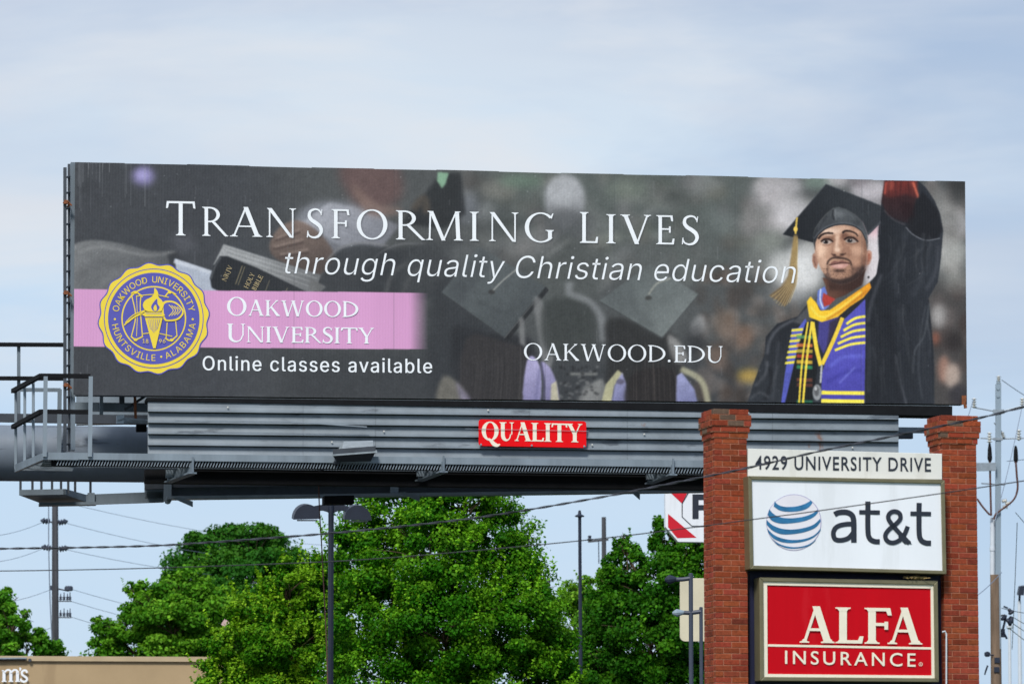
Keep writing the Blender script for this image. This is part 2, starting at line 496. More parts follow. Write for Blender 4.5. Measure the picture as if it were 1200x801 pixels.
    if ch == 'D':
        W = .93
        return vs(sl, tr=0, br=0) + [ring(sl + th * .6, .5, W - sl - th * .6, .5, th * 1.08, hr * 1.15, -90, 90)], W
    if ch == 'G':
        W = .95
        return [ring(.5, .5, .5, .52, th * 1.08, hr, 42, 318, n=56), [[(W - .1 - th, .02 + .08), (W - .1, .06 + .1), (W - .1, .42), (W - .1 - th, .42)]],
                sf(W - .1 - th, W - .1, .42, -1, .9, .7), [[(.84, .80), (.90, .99), (.865, .99), (.80, .86)]]], W
    if ch == 'S':
        W = .56
        path = smooth_path([(.49, .84), (.41, .955), (.27, .985), (.12, .91), (.085, .75), (.17, .61), (.32, .51), (.45, .39), (.49, .23), (.40, .07), (.24, .015), (.09, .07), (.03, .19)], 5)
        return [stroke(path, 0, prof=lambda t: hr + (th * 1.1 - hr) * max(0, math.sin(math.pi * t)) ** 2.2), [[(.50, .98), (.47, .78), (.50, .78), (.525, .98)]], [[(.0, .01), (.035, .01), (.055, .24), (.02, .24)]]], W
    if ch == 'R':
        W = .84; cy = .735; x = sl + th
        g = vs(sl, tr=0) + [ring(x + .06, cy, .36, .265, th, hr * 1.1, -90, 90), rect(x * .95, 1 - hr * 1.1, x + .07, 1), rect(x * .95, cy - .265, x + .07, cy - .265 + hr * 1.1),
             [[(x + .12, .49), (x + .12 + th * 1.05, .49), (W + .03, .045), (W + .10, .0), (W - .02 , -.01), (W - .06, .02)]]]
        return g, W + .06
    if ch == 'H':
        W = .95
        return vs(sl) + at_shift(vs(sl), W - 2 * sl - th, 1, 1) + [rect(sl + th, .48, W - sl - th, .48 + hr)], W
    if ch == 'J':
        W = .42
        return [rect(sl + .1, .1, sl + .1 + th, 1), sf(sl + .1, sl + .1 + th, 1, -1), stroke(smooth_path([(sl + .1 + th / 2, .2), (sl + .1 + th / 3, .0), (sl, -.12), (-.04, -.15)]), th * .9, hr)], W
    if ch == 'B':
        W = .70; x = sl + th
        return vs(sl, tr=0, br=0) + [ring(x + .06, .755, .28, .245, th, hr * 1.1, -90, 90), ring(x + .06, .265, .34, .265, th, hr * 1.1, -90, 90), rect(x * .95, 1 - hr * 1.1, x + .07, 1), rect(x * .95, .5, x + .07, .5 + hr), rect(x * .95, 0, x + .07, hr)], W
    if ch == '.':
        return [[[(.1 + .075 * math.cos(R(a)), .07 + .075 * math.sin(R(a))) for a in range(0, 360, 30)]]], .26
    return [], .4

def at_shift(g, dx, sx=1.0, sy=1.0):
    return [[[(dx + x * sx, y * sy) for x, y in p] for p in pc] for pc in g]
def serif_text(text, th=.13, hr=.05, sl=.09, st=.03, gap=.10, first=1.0):
    pcs, x = [], 0.0
    for i, ch in enumerate(text):
        if ch == ' ':
            x += .45; continue
        g, w = serif_glyph(ch, th, hr, sl, st)
        k = first if (i == 0 or text[i - 1] == ' ') else 1.0
        pcs += at_shift(g, x, k, k)
        x += w * k + gap
    return pcs, x - gap
def fit(pcs, width, p0, p1, h, shear=0.0):
    """letter pieces -> artwork coordinates, baseline from p0 to p1, cap height h"""
    xs = [q[0] for pc in pcs for p in pc for q in p]
    x0, x1 = min(xs), max(xs)
    sl_ = (p1[1] - p0[1]) / (p1[0] - p0[0])
    o = []
    for pc in pcs:
        npc = []
        for p in pc:
            q = []
            for x, y in p:
                X = p0[0] + (x - x0) / (x1 - x0) * (p1[0] - p0[0])
                q.append((X + shear * y * h, p0[1] + sl_ * (X - p0[0]) - y * h))
            npc.append(q)
        o.append(npc)
    return o
def emit(mb, pcs, plane, off, step=0.0007, mi=0):
    for i, pc in enumerate(pcs):
        z = off + (i % 9) * step
        for p in pc:
            mb.poly([plane.hit(x, y, z) for x, y in p][::-1], mi)

def plain_font():
    import os
    for d in (bpy.utils.system_resource('DATAFILES'), os.path.join(bpy.utils.resource_path('LOCAL'), 'datafiles')):
        try:
            return bpy.data.fonts.load(os.path.join(d, 'fonts', 'Inter.woff2'))   # Blender's own interface font
        except Exception:
            pass
    return None
FONT = plain_font()
def sans_mesh(text, weight=0.0, space=1.0, plain=True):
    cu = bpy.data.curves.new('lettering_curve', 'FONT')
    cu.body = text
    cu.size = 1.0
    if FONT and plain:
        cu.font = FONT
    cu.offset = weight
    cu.space_character = space
    cu.resolution_u = 4
    o = bpy.data.objects.new('lettering_curve', cu)
    col.objects.link(o)
    dg = bpy.context.evaluated_depsgraph_get()
    me = bpy.data.meshes.new_from_object(o.evaluated_get(dg))
    v = [(q.co.x, q.co.y) for q in me.vertices]
    f = [list(p.vertices) for p in me.polygons]
    bpy.data.objects.remove(o)
    bpy.data.curves.remove(cu)
    bpy.data.meshes.remove(me)
    return v, f
CAPH = {}
def cap_height(plain=True):
    if plain not in CAPH:
        v, f = sans_mesh('H', plain=plain)
        CAPH[plain] = max(y for x, y in v)
    return CAPH[plain]
def sans(mb, text, p0, p1, h, plane, off, weight=0.0, shear=0.0, space=1.0, mi=0, bold=0.0, plain=True):
    if bold:                                     # heavier strokes: the same letters struck twice
        sans(mb, text, (p0[0] + bold, p0[1]), (p1[0] + bold, p1[1]), h, plane, off + .001, weight, shear, space, mi, 0.0, plain)
    v, f = sans_mesh(text, weight, space, plain)
    ch = cap_height(plain)
    xs = [x + shear * y for x, y in v]
    x0, x1 = min(xs), max(xs)
    sl_ = (p1[1] - p0[1]) / (p1[0] - p0[0])
    b = len(mb.v)
    for (x, y) in v:
        X = p0[0] + (x + shear * y - x0) / (x1 - x0) * (p1[0] - p0[0])
        mb.v.append(plane.hit(X, p0[1] + sl_ * (X - p0[0]) - y / ch * h, off))
    for q in f:
        mb.f.append([b + i for i in q]); mb.m.append(mi); mb.t.append(None)
def sans_arc(mb, text, c, rad, h, a_mid, plane, off, inward=False, weight=0.02, spread=1.0, mi=0):
    """letters round a circle (artwork coordinates); a_mid in degrees, 90 = top"""
    ch = cap_height()
    k = h / ch
    gl, x = [], 0.0
    for cch in text:
        if cch == ' ':
            x += .36 * k; continue
        v, f = sans_mesh(cch, weight)
        w = max(p[0] for p in v) - min(p[0] for p in v)
        m0 = min(p[0] for p in v)
        gl.append((x + w * k / 2, [(p[0] - m0 - w / 2, p[1]) for p in v], f))
        x += (w + .12) * k
    tot = x - .12 * k
    spread = R(spread) * rad / tot
    for xc, v, f in gl:
        ang = (xc - tot / 2) * spread / rad
        a = R(a_mid) + (ang if inward else -ang)
        b = len(mb.v)
        for (u, y) in v:
            r_ = rad + (-y * k if inward else y * k)
            t_ = u * k
            rx, ry = math.cos(a), math.sin(a)
            tx, ty = (-ry, rx) if inward else (ry, -rx)
            X, Y = c[0] + rx * r_ + tx * t_, c[1] - (ry * r_ + ty * t_)
            mb.v.append(plane.hit(X, Y, off))
        for q in f:
            mb.f.append([b + i for i in q]); mb.m.append(mi); mb.t.append(None)

# ------------------------------------------------------------------ ground, parking lot, road
def sheet(name, x0, y0, x1, y1, z, m):
    mb = MB()
    mb.poly([(x0, y0, z), (x1, y0, z), (x1, y1, z), (x0, y1, z)])
    return tag(mb.build(name, m), kind='structure')
sheet('ground', -3000, -1000, 3000, 5000, 0.0, M['grass'])
sheet('road', -400, 20, 400, 36, 0.004, M['asphalt'])
sheet('parking_lot', -60, 62, 60, 132, 0.004, M['asphalt'])
mb = MB()
for x in range(-200, 200, 9):
    mb.poly([(x, 27.9, .008), (x + 3, 27.9, .008), (x + 3, 28.05, .008), (x, 28.05, .008)])
tag(mb.build('road_markings', M['paint']), kind='structure')
mb = MB()
mb.box((-400, 36, 0), Vector((800, 0, 0)), Vector((0, .2, 0)), Vector((0, 0, .13)))
mb.box((-400, 19.8, 0), Vector((800, 0, 0)), Vector((0, .2, 0)), Vector((0, 0, .13)))
tag(mb.build('kerb', M['concrete'], bevel=.02), kind='structure')

# ------------------------------------------------------------------ printed poster artwork
GW, GH = 1500, 392
uu, vv = np.meshgrid(np.linspace(0, 1, GW), np.linspace(0, 1, GH))
TL, TR, BRc, BLc = (88, 190), (1131, 213), (1133.2, 473.5), (86, 462.5)
def quad_px(u, v):
    x = (1 - v) * ((1 - u) * TL[0] + u * TR[0]) + v * ((1 - u) * BLc[0] + u * BRc[0])
    y = (1 - v) * ((1 - u) * TL[1] + u * TR[1]) + v * ((1 - u) * BLc[1] + u * BRc[1])
    return x, y
AX, AY = quad_px(uu, vv)
CPX = GW / 1044.0
img = np.empty((GH, GW, 3))

def gauss(a, s):
    """separable blur, edges repeated"""
    if s < 0.3:
        return a
    r = int(3 * s + 1)
    k = np.exp(-0.5 * (np.arange(-r, r + 1) / s) ** 2); k /= k.sum()
    for ax in (0, 1):
        pad = [(0, 0)] * a.ndim; pad[ax] = (r, r)
        b = np.pad(a, pad, mode='edge')
        acc = np.zeros_like(a)
        n = a.shape[ax]
        for i, w in enumerate(k):
            acc += w * (b[i:i + n] if ax == 0 else b[:, i:i + n])
        a = acc
    return a
def inside(pts, X, Y):
    m = np.zeros(X.shape, bool)
    n = len(pts)
    for i in range(n):
        x0, y0 = pts[i]; x1, y1 = pts[(i + 1) % n]
        if y0 == y1:
            continue
        c = (y0 > Y) != (y1 > Y)
        m ^= c & (X < (x1 - x0) * (Y - y0) / (y1 - y0) + x0)
    return m
def region(pts, pad):
    xs = [p[0] for p in pts]; ys = [p[1] for p in pts]
    j0 = max(0, int((min(xs) - pad - 86) / 1047 * GW) - 3); j1 = min(GW, int((max(xs) + pad - 86) / 1045 * GW) + 4)
    ym = 190; i0 = max(0, int((min(ys) - pad - 214) / 266 * GH) - 3); i1 = min(GH, int((max(ys) + pad - 188) / 262 * GH) + 6)
    if j1 <= j0 or i1 <= i0:
        return None
    return slice(i0, i1), slice(j0, j1)
def paint(pts, c, a=1.0, blur=0.5, smooth=0, c2=None, axis=None, shade=None):
    """fill a closed outline on the artwork; c, c2: print colours 0-255, blended along axis (x0,y0,x1,y1)"""
    if smooth:
        pts = smooth_path(pts, smooth, closed=True)
    rg = region(pts, 3 * blur + 2)
    if rg is None:
        return
    X, Y = AX[rg], AY[rg]
    m = np.zeros(X.shape)
    for dx, dy in ((-.18, -.18), (.18, -.18), (-.18, .18), (.18, .18)):
        m += inside(pts, X + dx, Y + dy) * .25
    m = gauss(m, blur * CPX) * a
    cc = np.array(c, float) / 255
    if c2 is not None:
        x0, y0, x1, y1 = axis
        t = np.clip(((X - x0) * (x1 - x0) + (Y - y0) * (y1 - y0)) / ((x1 - x0) ** 2 + (y1 - y0) ** 2), 0, 1)[..., None]
        cc = cc * (1 - t) + np.array(c2, float) / 255 * t
    img[rg] = img[rg] * (1 - m[..., None]) + cc * m[..., None]
def blob(x, y, rx, ry, c, a=1.0, blur=4.0, rot=0):
    ca, sa = math.cos(R(rot)), math.sin(R(rot))
    paint([(x + rx * math.cos(t) * ca - ry * math.sin(t) * sa, y + rx * math.cos(t) * sa + ry * math.sin(t) * ca) for t in np.linspace(0, 2 * math.pi, 25)[:-1]], c, a, blur)
def line(pts, w, c, a=1.0, blur=0.5, w1=None, smooth=4):
    if smooth and len(pts) > 2:
        pts = smooth_path(pts, smooth)
    P = [np.array(p, float) for p in pts]
    l, r = [], []
    for i, p in enumerate(P):
        d = P[min(i + 1, len(P) - 1)] - P[max(i - 1, 0)]; d /= np.hypot(*d) + 1e-9
        n = np.array([-d[1], d[0]]); ww = (w if w1 is None else w + (w1 - w) * i / (len(P) - 1)) / 2
        l.append(tuple(p + n * ww)); r.append(tuple(p - n * ww))
    paint(l + r[::-1], c, a, blur)

# background of the print: charcoal with out-of-focus crowd
img[:] = np.array((70, 72, 76)) / 255  # dark tones greyed by fading and by sky sheen painted in
paint([(330, 150), (1200, 150), (1200, 500), (330, 500)], (86, 88, 88), .9, 40)
paint([(560, 180), (900, 190), (900, 300), (600, 290)], (92, 98, 95), .8, 25)
paint([(330, 400), (900, 420), (900, 500), (330, 500)], (62, 64, 67), .8, 16)
r2 = np.random.default_rng(5)
for k in range(150):
    x = r2.uniform(540, 960); y = r2.uniform(200, 330)
    g = r2.uniform(62, 150)
    blob(x, y, r2.uniform(5, 17), r2.uniform(5, 14), (g + r2.uniform(-4, 8), g + r2.uniform(-2, 6), g + r2.uniform(-6, 4)), r2.uniform(.18, .5), 4.5)
for k in range(90):
    x = r2.uniform(820, 935); y = r2.uniform(320, 470)
    g = r2.uniform(48, 135)
    blob(x, y, r2.uniform(4, 12), r2.uniform(5, 13), (g + 12, g + 2, g - 4), r2.uniform(.25, .6), 3)
for k in range(40):
    x = r2.uniform(1085, 1136); y = r2.uniform(205, 480)
    g = r2.uniform(40, 150)
    blob(x, y, r2.uniform(4, 11), r2.uniform(5, 16), (g + 8, g, g - 2), r2.uniform(.3, .7), 3)
blob(585, 222, 22, 12, (128, 126, 120), .7, 5); blob(610, 212, 26, 8, (104, 122, 108), .8, 5); blob(735, 222, 26, 12, (118, 126, 116), .7, 6); blob(790, 232, 14, 10, (70, 74, 72), .7, 5)
blob(828, 215, 18, 9, (134, 136, 134), .6, 5); blob(846, 258, 20, 15, (112, 118, 116), .7, 7); blob(900, 225, 14, 14, (172, 166, 166), .7, 5); blob(915, 262, 20, 14, (186, 180, 180), .7, 6)
blob(700, 262, 16, 12, (120, 122, 120), .5, 5); blob(548, 244, 12, 18, (112, 116, 124), .6, 5); blob(600, 262, 26, 14, (72, 76, 76), .7, 6); blob(818, 300, 26, 14, (104, 108, 106), .6, 8)
# purple light, top left
blob(168, 206, 13, 11, (150, 142, 190), .85, 4); blob(166, 205, 6, 5, (176, 168, 212), .7, 3)
blob(215, 284, 14, 12, (96, 96, 102), .6, 6)
# grey jacket sleeve, left
paint([(80, 296), (100, 282), (135, 284), (178, 294), (204, 294), (208, 302), (198, 312), (206, 346), (80, 346)], (122, 123, 124), .95, 1.2, 4, (92, 93, 95), (100, 285, 160, 345))
line([(92, 296), (120, 289), (170, 299), (203, 296)], 3, (148, 148, 148), .5, 1.5)
line([(88, 330), (120, 308), (180, 318)], 9, (96, 97, 99), .6, 4)
line([(110, 344), (140, 320), (190, 330)], 6, (138, 138, 139), .4, 3)
paint([(196, 298), (208, 296), (212, 306), (200, 312)], (52, 54, 58), .8, 1.5)
# white sheets under the book
paint([(205, 303), (262, 322), (262, 350), (226, 350), (208, 330)], (176, 182, 194), .95, .8)
paint([(205, 303), (250, 318), (250, 322), (203, 308)], (196, 200, 208), .8, .8)
# figures behind the book: pale sleeve, hand
paint([(345, 262), (362, 240), (400, 236), (446, 244), (452, 272), (430, 300), (398, 316), (360, 300)], (140, 142, 150), .8, 4, 4, (112, 112, 118), (370, 240, 420, 310))
paint([(352, 262), (386, 237), (424, 244), (468, 264), (446, 292), (404, 292), (380, 276)], (168, 169, 176), .85, 1.6, 0, (128, 129, 136), (380, 240, 430, 290))
for k in range(6):
    line([(384 + k * 3, 244 + k * 6), (450 - k * 3, 262 + k * 5)], 1.0, (118, 119, 126), .4, .8)
paint([(400, 196), (460, 192), (472, 226), (450, 246), (420, 240), (405, 222)], (106, 84, 82), .8, 5, 4)
paint([(412, 214), (440, 238), (470, 244), (462, 252), (430, 250)], (132, 112, 104), .7, 3, 4)
paint([(316, 286), (326, 268), (346, 258), (366, 266), (384, 284), (392, 304), (372, 322), (338, 310), (320, 300)], (126, 110, 102), .95, 1.4, 4, (86, 76, 72), (340, 262, 352, 315))
for a_, b_ in (((322, 282), (352, 272)), ((320, 292), (356, 284)), ((326, 301), (362, 296))):
    line([a_, b_], 2.0, (70, 60, 58), .75, 1.1)
    line([(a_[0] + 2, a_[1] - 3), (b_[0], b_[1] - 4)], 2.5, (150, 134, 126), .6, 1.1)
paint([(384, 312), (396, 294), (420, 286), (450, 290), (470, 300), (480, 330), (478, 350), (372, 350)], (66, 68, 71), .95, 2, 4)
line([(383, 306), (397, 291), (425, 284), (455, 288)], 2, (128, 128, 130), .8, 1)
line([(432, 312), (446, 296), (470, 286), (500, 286)], 2, (120, 120, 122), .7, 1)
paint([(430, 310), (450, 294), (500, 288), (530, 300), (520, 345), (425, 345)], (60, 62, 65), .8, 3, 4)
paint([(480, 300), (500, 284), (540, 280), (560, 300), (540, 345), (470, 345)], (70, 72, 74), .8, 4, 4)
line([(452, 344), (460, 320), (478, 308)], 4, (104, 104, 104), .6, 2)
line([(472, 344), (482, 322), (500, 312)], 3, (98, 98, 98), .6, 2)
# green tassel and dark cap at the top
paint([(470, 262), (516, 204), (540, 202), (546, 250), (520, 268)], (48, 50, 52), .85, 2, 0)
line([(484, 246), (497, 232), (500, 250)], 9, (92, 84, 76), .7, 2)
paint([(513, 202), (526, 203), (522, 216), (518, 221), (512, 212)], (142, 178, 150), .85, 1)
# book with dark cover
paint([(262, 286), (376, 322), (368, 344), (352, 344), (250, 310)], (152, 153, 154), 1, .7, 0, (112, 113, 114), (300, 296, 360, 340))
for k in range(6):
    line([(264 + k * .6, 290 + k * 2.6), (374 - k * 2.4, 324 + k * 2.2)], .7, (186, 186, 186) if k % 2 else (104, 105, 106), .45, .5)
paint([(364, 326), (372, 330), (382, 336), (374, 343), (362, 338)], (108, 108, 108), .9, .8)
paint([(246, 326), (250, 312), (258, 300), (266, 300), (300, 313), (362, 343), (262, 344), (248, 337)], (46, 48, 52), 1, .7, 0, (58, 60, 63), (250, 320, 350, 340))
line([(247, 327), (252, 312), (259, 301)], 2.4, (96, 98, 101), .7, .8)
line([(276, 333), (284, 311)], 1.0, (150, 138, 108), .8, .4, smooth=0)
line([(279, 334), (287, 312)], .8, (150, 138, 108), .8, .4, smooth=0)
line([(311, 341), (316, 328)], .8, (140, 130, 106), .7, .4, smooth=0)
line([(334, 343), (337, 337)], .8, (140, 130, 106), .7, .4, smooth=0)
# pale head, capped graduates seen from behind
blob(662, 235, 24, 31, (148, 149, 152), .95, 2.6); blob(660, 224, 20, 18, (172, 173, 176), .8, 5); blob(664, 254, 16, 8, (112, 112, 114), .6, 5)
paint([(640, 246), (688, 246), (696, 284), (632, 284)], (88, 90, 92), .8, 6)
paint([(606, 300), (664, 274), (720, 300), (700, 350), (640, 380)], (84, 87, 86), .9, 4)
line([(640, 300), (668, 280)], 5, (122, 124, 122), .6, 2)
paint([(505, 345), (528, 330), (590, 398), (620, 470), (520, 475), (500, 420)], (58, 60, 63), .9, 5, 4)
paint([(530, 386), (570, 390), (620, 396), (626, 430), (618, 476), (545, 476)], (50, 51, 54), .95, 3, 4)
blob(620, 285, 34, 18, (122, 122, 122), .6, 7); blob(548, 300, 22, 16, (108, 110, 110), .6, 7)
paint([(517, 343), (561, 289), (640, 336), (591, 396)], (98, 103, 104), 1, .9, 0, (76, 80, 82), (540, 300, 600, 390))
paint([(517, 343), (561, 289), (580, 300), (540, 360)], (70, 73, 76), .6, 6)
line([(560, 352), (590, 366), (606, 360)], 3, (66, 69, 71), .5, 2)
line([(517, 343), (591, 396), (640, 336)], 1.4, (54, 55, 57), .8, .7, smooth=0)
paint([(591, 396), (640, 336), (643, 340), (594, 401)], (46, 47, 49), .9, .6)
line([(625, 355), (591, 396)], .8, (150, 152, 150), .5, .5, smooth=0)
line([(577, 341), (590, 328), (606, 315)], 1.8, (150, 150, 146), .8, .6)
blob(576, 342, 4, 2.6, (62, 62, 62), .9, .8)
paint([(625, 352), (634, 350), (642, 372), (650, 410), (640, 440), (632, 400)], (134, 134, 134), .7, 1.5, 3)
paint([(608, 372), (614, 372), (616, 408), (609, 402)], (130, 130, 130), .8, 1.4)
paint([(546, 396), (590, 400), (616, 410), (622, 440), (614, 476), (544, 476)], (60, 58, 59), .95, 1.6, 3)
for k in range(40):
    a = r2.uniform(0, 1); line([(550 + 66 * a, 404 + r2.uniform(-4, 20)), (552 + 64 * a, 425 + r2.uniform(0, 20)), (548 + 66 * a, 470)], .8, (86, 83, 82) if k % 2 else (44, 43, 44), .35, .6)
paint([(617, 424), (626, 418), (634, 436), (632, 474), (613, 474)], (170, 164, 198), .95, .9, 3, (132, 128, 164), (616, 430, 624, 474))
paint([(634, 424), (644, 430), (652, 448), (655, 474), (640, 474), (638, 446)], (158, 152, 186), .95, .9, 3, (120, 116, 150), (640, 430, 650, 474))
paint([(646, 450), (652, 446), (656, 474), (645, 474)], (184, 178, 150), .85, .8)
line([(634, 424), (638, 450), (636, 474)], 2.0, (80, 78, 100), .9, .7)
line([(632, 432), (628, 470)], 3, (108, 106, 140), .7, 1.4)
paint([(520, 440), (540, 452), (548, 472), (512, 472)], (138, 132, 120), .6, 2, 3); paint([(534, 446), (548, 462), (556, 474), (540, 472)], (132, 126, 152), .6, 2)
line([(668, 330), (668, 344), (690, 354), (704, 372), (708, 400)], 9, (140, 142, 144), .65, 2)
paint([(640, 352), (690, 358), (698, 396), (690, 420), (640, 410)], (66, 69, 68), .9, 3, 4)
paint([(715, 372), (790, 392), (800, 432), (795, 476), (716, 476), (712, 420)], (54, 54, 54), .95, 3, 4)
paint([(702, 353), (762, 309), (819, 345), (776, 396)], (96, 101, 101), 1, .9, 0, (116, 121, 120), (740, 310, 790, 385))
paint([(702, 353), (735, 330), (776, 396)], (88, 92, 93), .5, 4)
paint([(690, 300), (745, 282), (800, 302), (770, 326)], (96, 99, 98), .6, 5)
line([(702, 353), (776, 396), (819, 345)], 1.3, (66, 67, 68), .8, .7, smooth=0)
line([(760, 345), (770, 332), (786, 326)], 2.2, (150, 150, 142), .8, .7)
blob(760, 349, 4, 2.6, (70, 70, 68), .9, .8)
paint([(700, 346), (712, 300), (742, 284), (716, 330)], (120, 122, 122), .5, 4)
paint([(782, 392), (798, 402), (806, 420), (790, 424)], (168, 166, 164), .7, 2, 3); blob(818, 382, 8, 14, (150, 150, 150), .7, 2.5, 20)
paint([(682, 474), (688, 456), (706, 444), (712, 474)], (128, 128, 126), .8, 1.5, 3)
paint([(704, 474), (710, 450), (724, 433), (730, 438), (720, 452), (716, 474)], (176, 172, 140), .95, .8)
paint([(716, 474), (720, 452), (729, 436), (734, 450), (738, 474)], (158, 158, 192), .95, .9, 0, (120, 120, 156), (718, 440, 730, 474))
blob(727, 447, 5, 3.4, (92, 88, 104), .8, .9)
paint([(734, 452), (748, 434), (790, 434), (796, 476), (738, 476)], (50, 47, 47), .95, 1.8, 3)
for k in range(40):
    a = r2.uniform(0, 1); line([(742 + 46 * a, 404 + r2.uniform(-4, 30)), (740 + 52 * a, 440), (740 + 54 * a, 472)], .8, (84, 78, 76) if k % 2 else (38, 36, 37), .4, .6)
paint([(792, 474), (793, 440), (799, 436), (814, 456), (818, 474)], (156, 158, 194), .95, .9, 0, (120, 122, 158), (795, 440, 806, 474))
line([(830, 474), (822, 446), (798, 432)], 7, (176, 172, 146), .8, 1.4)
line([(668, 438), (700, 438)], 3, (142, 142, 138), .7, 1)
paint([(676, 470), (684, 452), (706, 444), (700, 474)], (140, 140, 138), .6, 2)
for k in range(60):
    x = r2.uniform(655, 700); y = r2.uniform(428, 470)
    blob(x, y, 2.2, 1.6, (120, 120, 120) if k % 2 else (44, 44, 46), .5, .8)
# warm lights behind the graduate
blob(878, 440, 14, 8, (178, 148, 74), .8, 4); blob(895, 300, 24, 16, (148, 150, 146), .5, 9); blob(905, 240, 26, 22, (182, 176, 178), .7, 9)
blob(880, 265, 16, 14, (150, 142, 142), .6, 7); blob(948, 310, 22, 30, (196, 194, 192), .8, 7); blob(925, 325, 20, 22, (170, 170, 168), .7, 8)
blob(1030, 232, 34, 20, (170, 164, 168), .7, 8); blob(1028, 300, 18, 55, (214, 206, 208), .95, 5); blob(1024, 262, 14, 16, (206, 150, 160), .5, 4)
blob(912, 218, 30, 13, (176, 172, 174), .8, 5); blob(930, 250, 24, 20, (204, 200, 202), .75, 6); blob(890, 250, 12, 10, (120, 120, 118), .7, 5); blob(902, 282, 20, 12, (138, 142, 134), .7, 6)
blob(936, 318, 24, 26, (214, 213, 212), .85, 6); blob(912, 312, 12, 18, (188, 188, 186), .8, 5); blob(926, 346, 26, 10, (150, 150, 150), .6, 6); blob(960, 214, 18, 8, (120, 136, 126), .7, 4); blob(982, 212, 14, 7, (196, 190, 192), .7, 4)
blob(1020, 222, 22, 10, (190, 184, 188), .8, 4); blob(1006, 214, 12, 7, (140, 132, 136), .7, 4)
blob(1106, 250, 18, 22, (150, 150, 148), .8, 6); blob(1112, 296, 20, 24, (178, 178, 174), .85, 7); blob(1120, 330, 16, 14, (150, 152, 148), .8, 6); blob(1094, 228, 8, 12, (110, 110, 108), .7, 4); blob(1126, 216, 10, 10, (52, 54, 54), .8, 4); blob(1126, 262, 6, 16, (196, 194, 196), .6, 4)
blob(868, 345, 14, 16, (70, 66, 64), .7, 6); blob(850, 380, 14, 18, (126, 106, 92), .6, 5); blob(872, 395, 10, 14, (138, 112, 96), .6, 4)
blob(840, 420, 12, 14, (118, 100, 90), .6, 4); blob(815, 400, 12, 18, (46, 46, 48), .6, 5)
paint([(1085, 330), (1136, 330), (1136, 480), (1085, 480)], (70, 62, 60), .5, 10)
blob(1100, 370, 9, 14, (172, 168, 166), .8, 4); blob(1118, 400, 12, 13, (52, 48, 48), .9, 4); blob(1106, 432, 7, 16, (156, 122, 108), .9, 3); blob(1116, 440, 9, 15, (182, 164, 152), .85, 3)
blob(1096, 396, 5, 8, (150, 92, 74), .7, 3); blob(1124, 462, 12, 12, (60, 58, 62), .9, 3); blob(1110, 260, 14, 30, (128, 126, 124), .6, 8); blob(1122, 225, 12, 14, (62, 62, 62), .7, 5)

# ---- the graduate
def c4(*p): return [(860 + x / 2.67, 190 + y / 2.67) for x, y in p]
def c7(*p): return [(900 + x / 4.714, 200 + y / 4.714) for x, y in p]
def c8(*p): return [(870 + x / 4.444, 340 + y / 4.444) for x, y in p]
# gown, left shoulder and sleeve
paint(c4((40, 758), (62, 690), (96, 600), (100, 545), (135, 505), (200, 482), (240, 432), (300, 470), (420, 380), (456, 342), (520, 330), (610, 430), (626, 600), (628, 760)), (44, 46, 51), 1, .6, 0, (54, 57, 62), c4((300, 500))[0] + c4((300, 750))[0])
line(c4((104, 600), (112, 560), (140, 520), (190, 492)), 3, (104, 106, 112), .7, 1.2)
line(c4((66, 700), (100, 660), (104, 620)), 3.2, (96, 98, 103), .7, 1.2)
line(c4((96, 745), (118, 690), (112, 640)), 3.5, (32, 33, 37), .8, 1.5)
line(c4((52, 740), (80, 720), (110, 735)), 3, (88, 90, 95), .6, 1.2)
line(c4((140, 560), (132, 640), (120, 745)), 3, (84, 86, 92), .5, 1.5)
paint(c4((185, 500), (240, 440), (262, 480), (220, 510)), (84, 85, 88), .9, 1, 0)
# raised arm
ARM = c4((455, 170), (451, 230), (454, 300), (446, 350), (425, 400), (606, 430), (638, 375), (648, 300), (655, 215), (646, 165), (540, 200))
paint(c4((472, 58), (464, 110), (455, 170), (451, 230), (454, 300), (446, 350), (425, 400), (412, 470), (411, 757), (622, 757), (616, 560), (606, 430), (638, 375), (648, 300), (655, 215), (646, 165), (628, 120), (600, 78), (575, 56)), (40, 42, 47), 1, .5, 0, (54, 57, 63), c4((450, 300))[0] + c4((640, 300))[0])
paint(c4((472, 56), (462, 125), (480, 165), (520, 185), (560, 195), (570, 120), (574, 58)), (70, 40, 40), .95, 1.0, 0, (48, 38, 42), c4((500, 60))[0] + c4((510, 190))[0])
paint(c4((474, 58), (470, 105), (492, 112), (540, 100), (578, 116), (572, 58)), (140, 62, 54), .8, 1.5, 0, (84, 44, 44), c4((500, 60))[0] + c4((510, 120))[0])
line(c4((560, 62), (574, 100), (577, 112)), 2.6, (214, 116, 92), .8, .8)
line(c4((476, 62), (472, 100)), 2.2, (200, 96, 80), .7, .8)
paint(c4((538, 200), (570, 120), (590, 90), (640, 150), (652, 210), (640, 240), (600, 244), (565, 232)), (34, 34, 38), .8, 1.2)
line(c4((538, 203), (560, 226), (600, 244), (645, 238)), 1.2, (126, 128, 134), .8, .5)
line(c4((470, 150), (500, 180), (536, 196)), 1.4, (84, 80, 84), .7, .7)
line(c4((540, 215), (505, 330), (512, 420)), 6, (66, 69, 75), .5, 2)
line(c4((596, 260), (600, 330), (560, 420)), 7, (70, 73, 79), .5, 2.4)
line(c4((640, 260), (632, 340), (600, 400)), 4, (78, 80, 86), .6, 1.4)
line(c4((612, 440), (596, 540), (566, 590), (560, 660)), 2, (92, 95, 100), .7, .9)
line(c4((600, 450), (584, 540), (578, 650), (590, 740)), 1.6, (86, 89, 94), .6, .9)
line(c4((505, 600), (520, 680), (540, 757)), 2.4, (98, 100, 106), .6, .9)
line(c4((478, 470), (500, 600), (520, 750)), 8, (38, 39, 44), .6, 2.4)
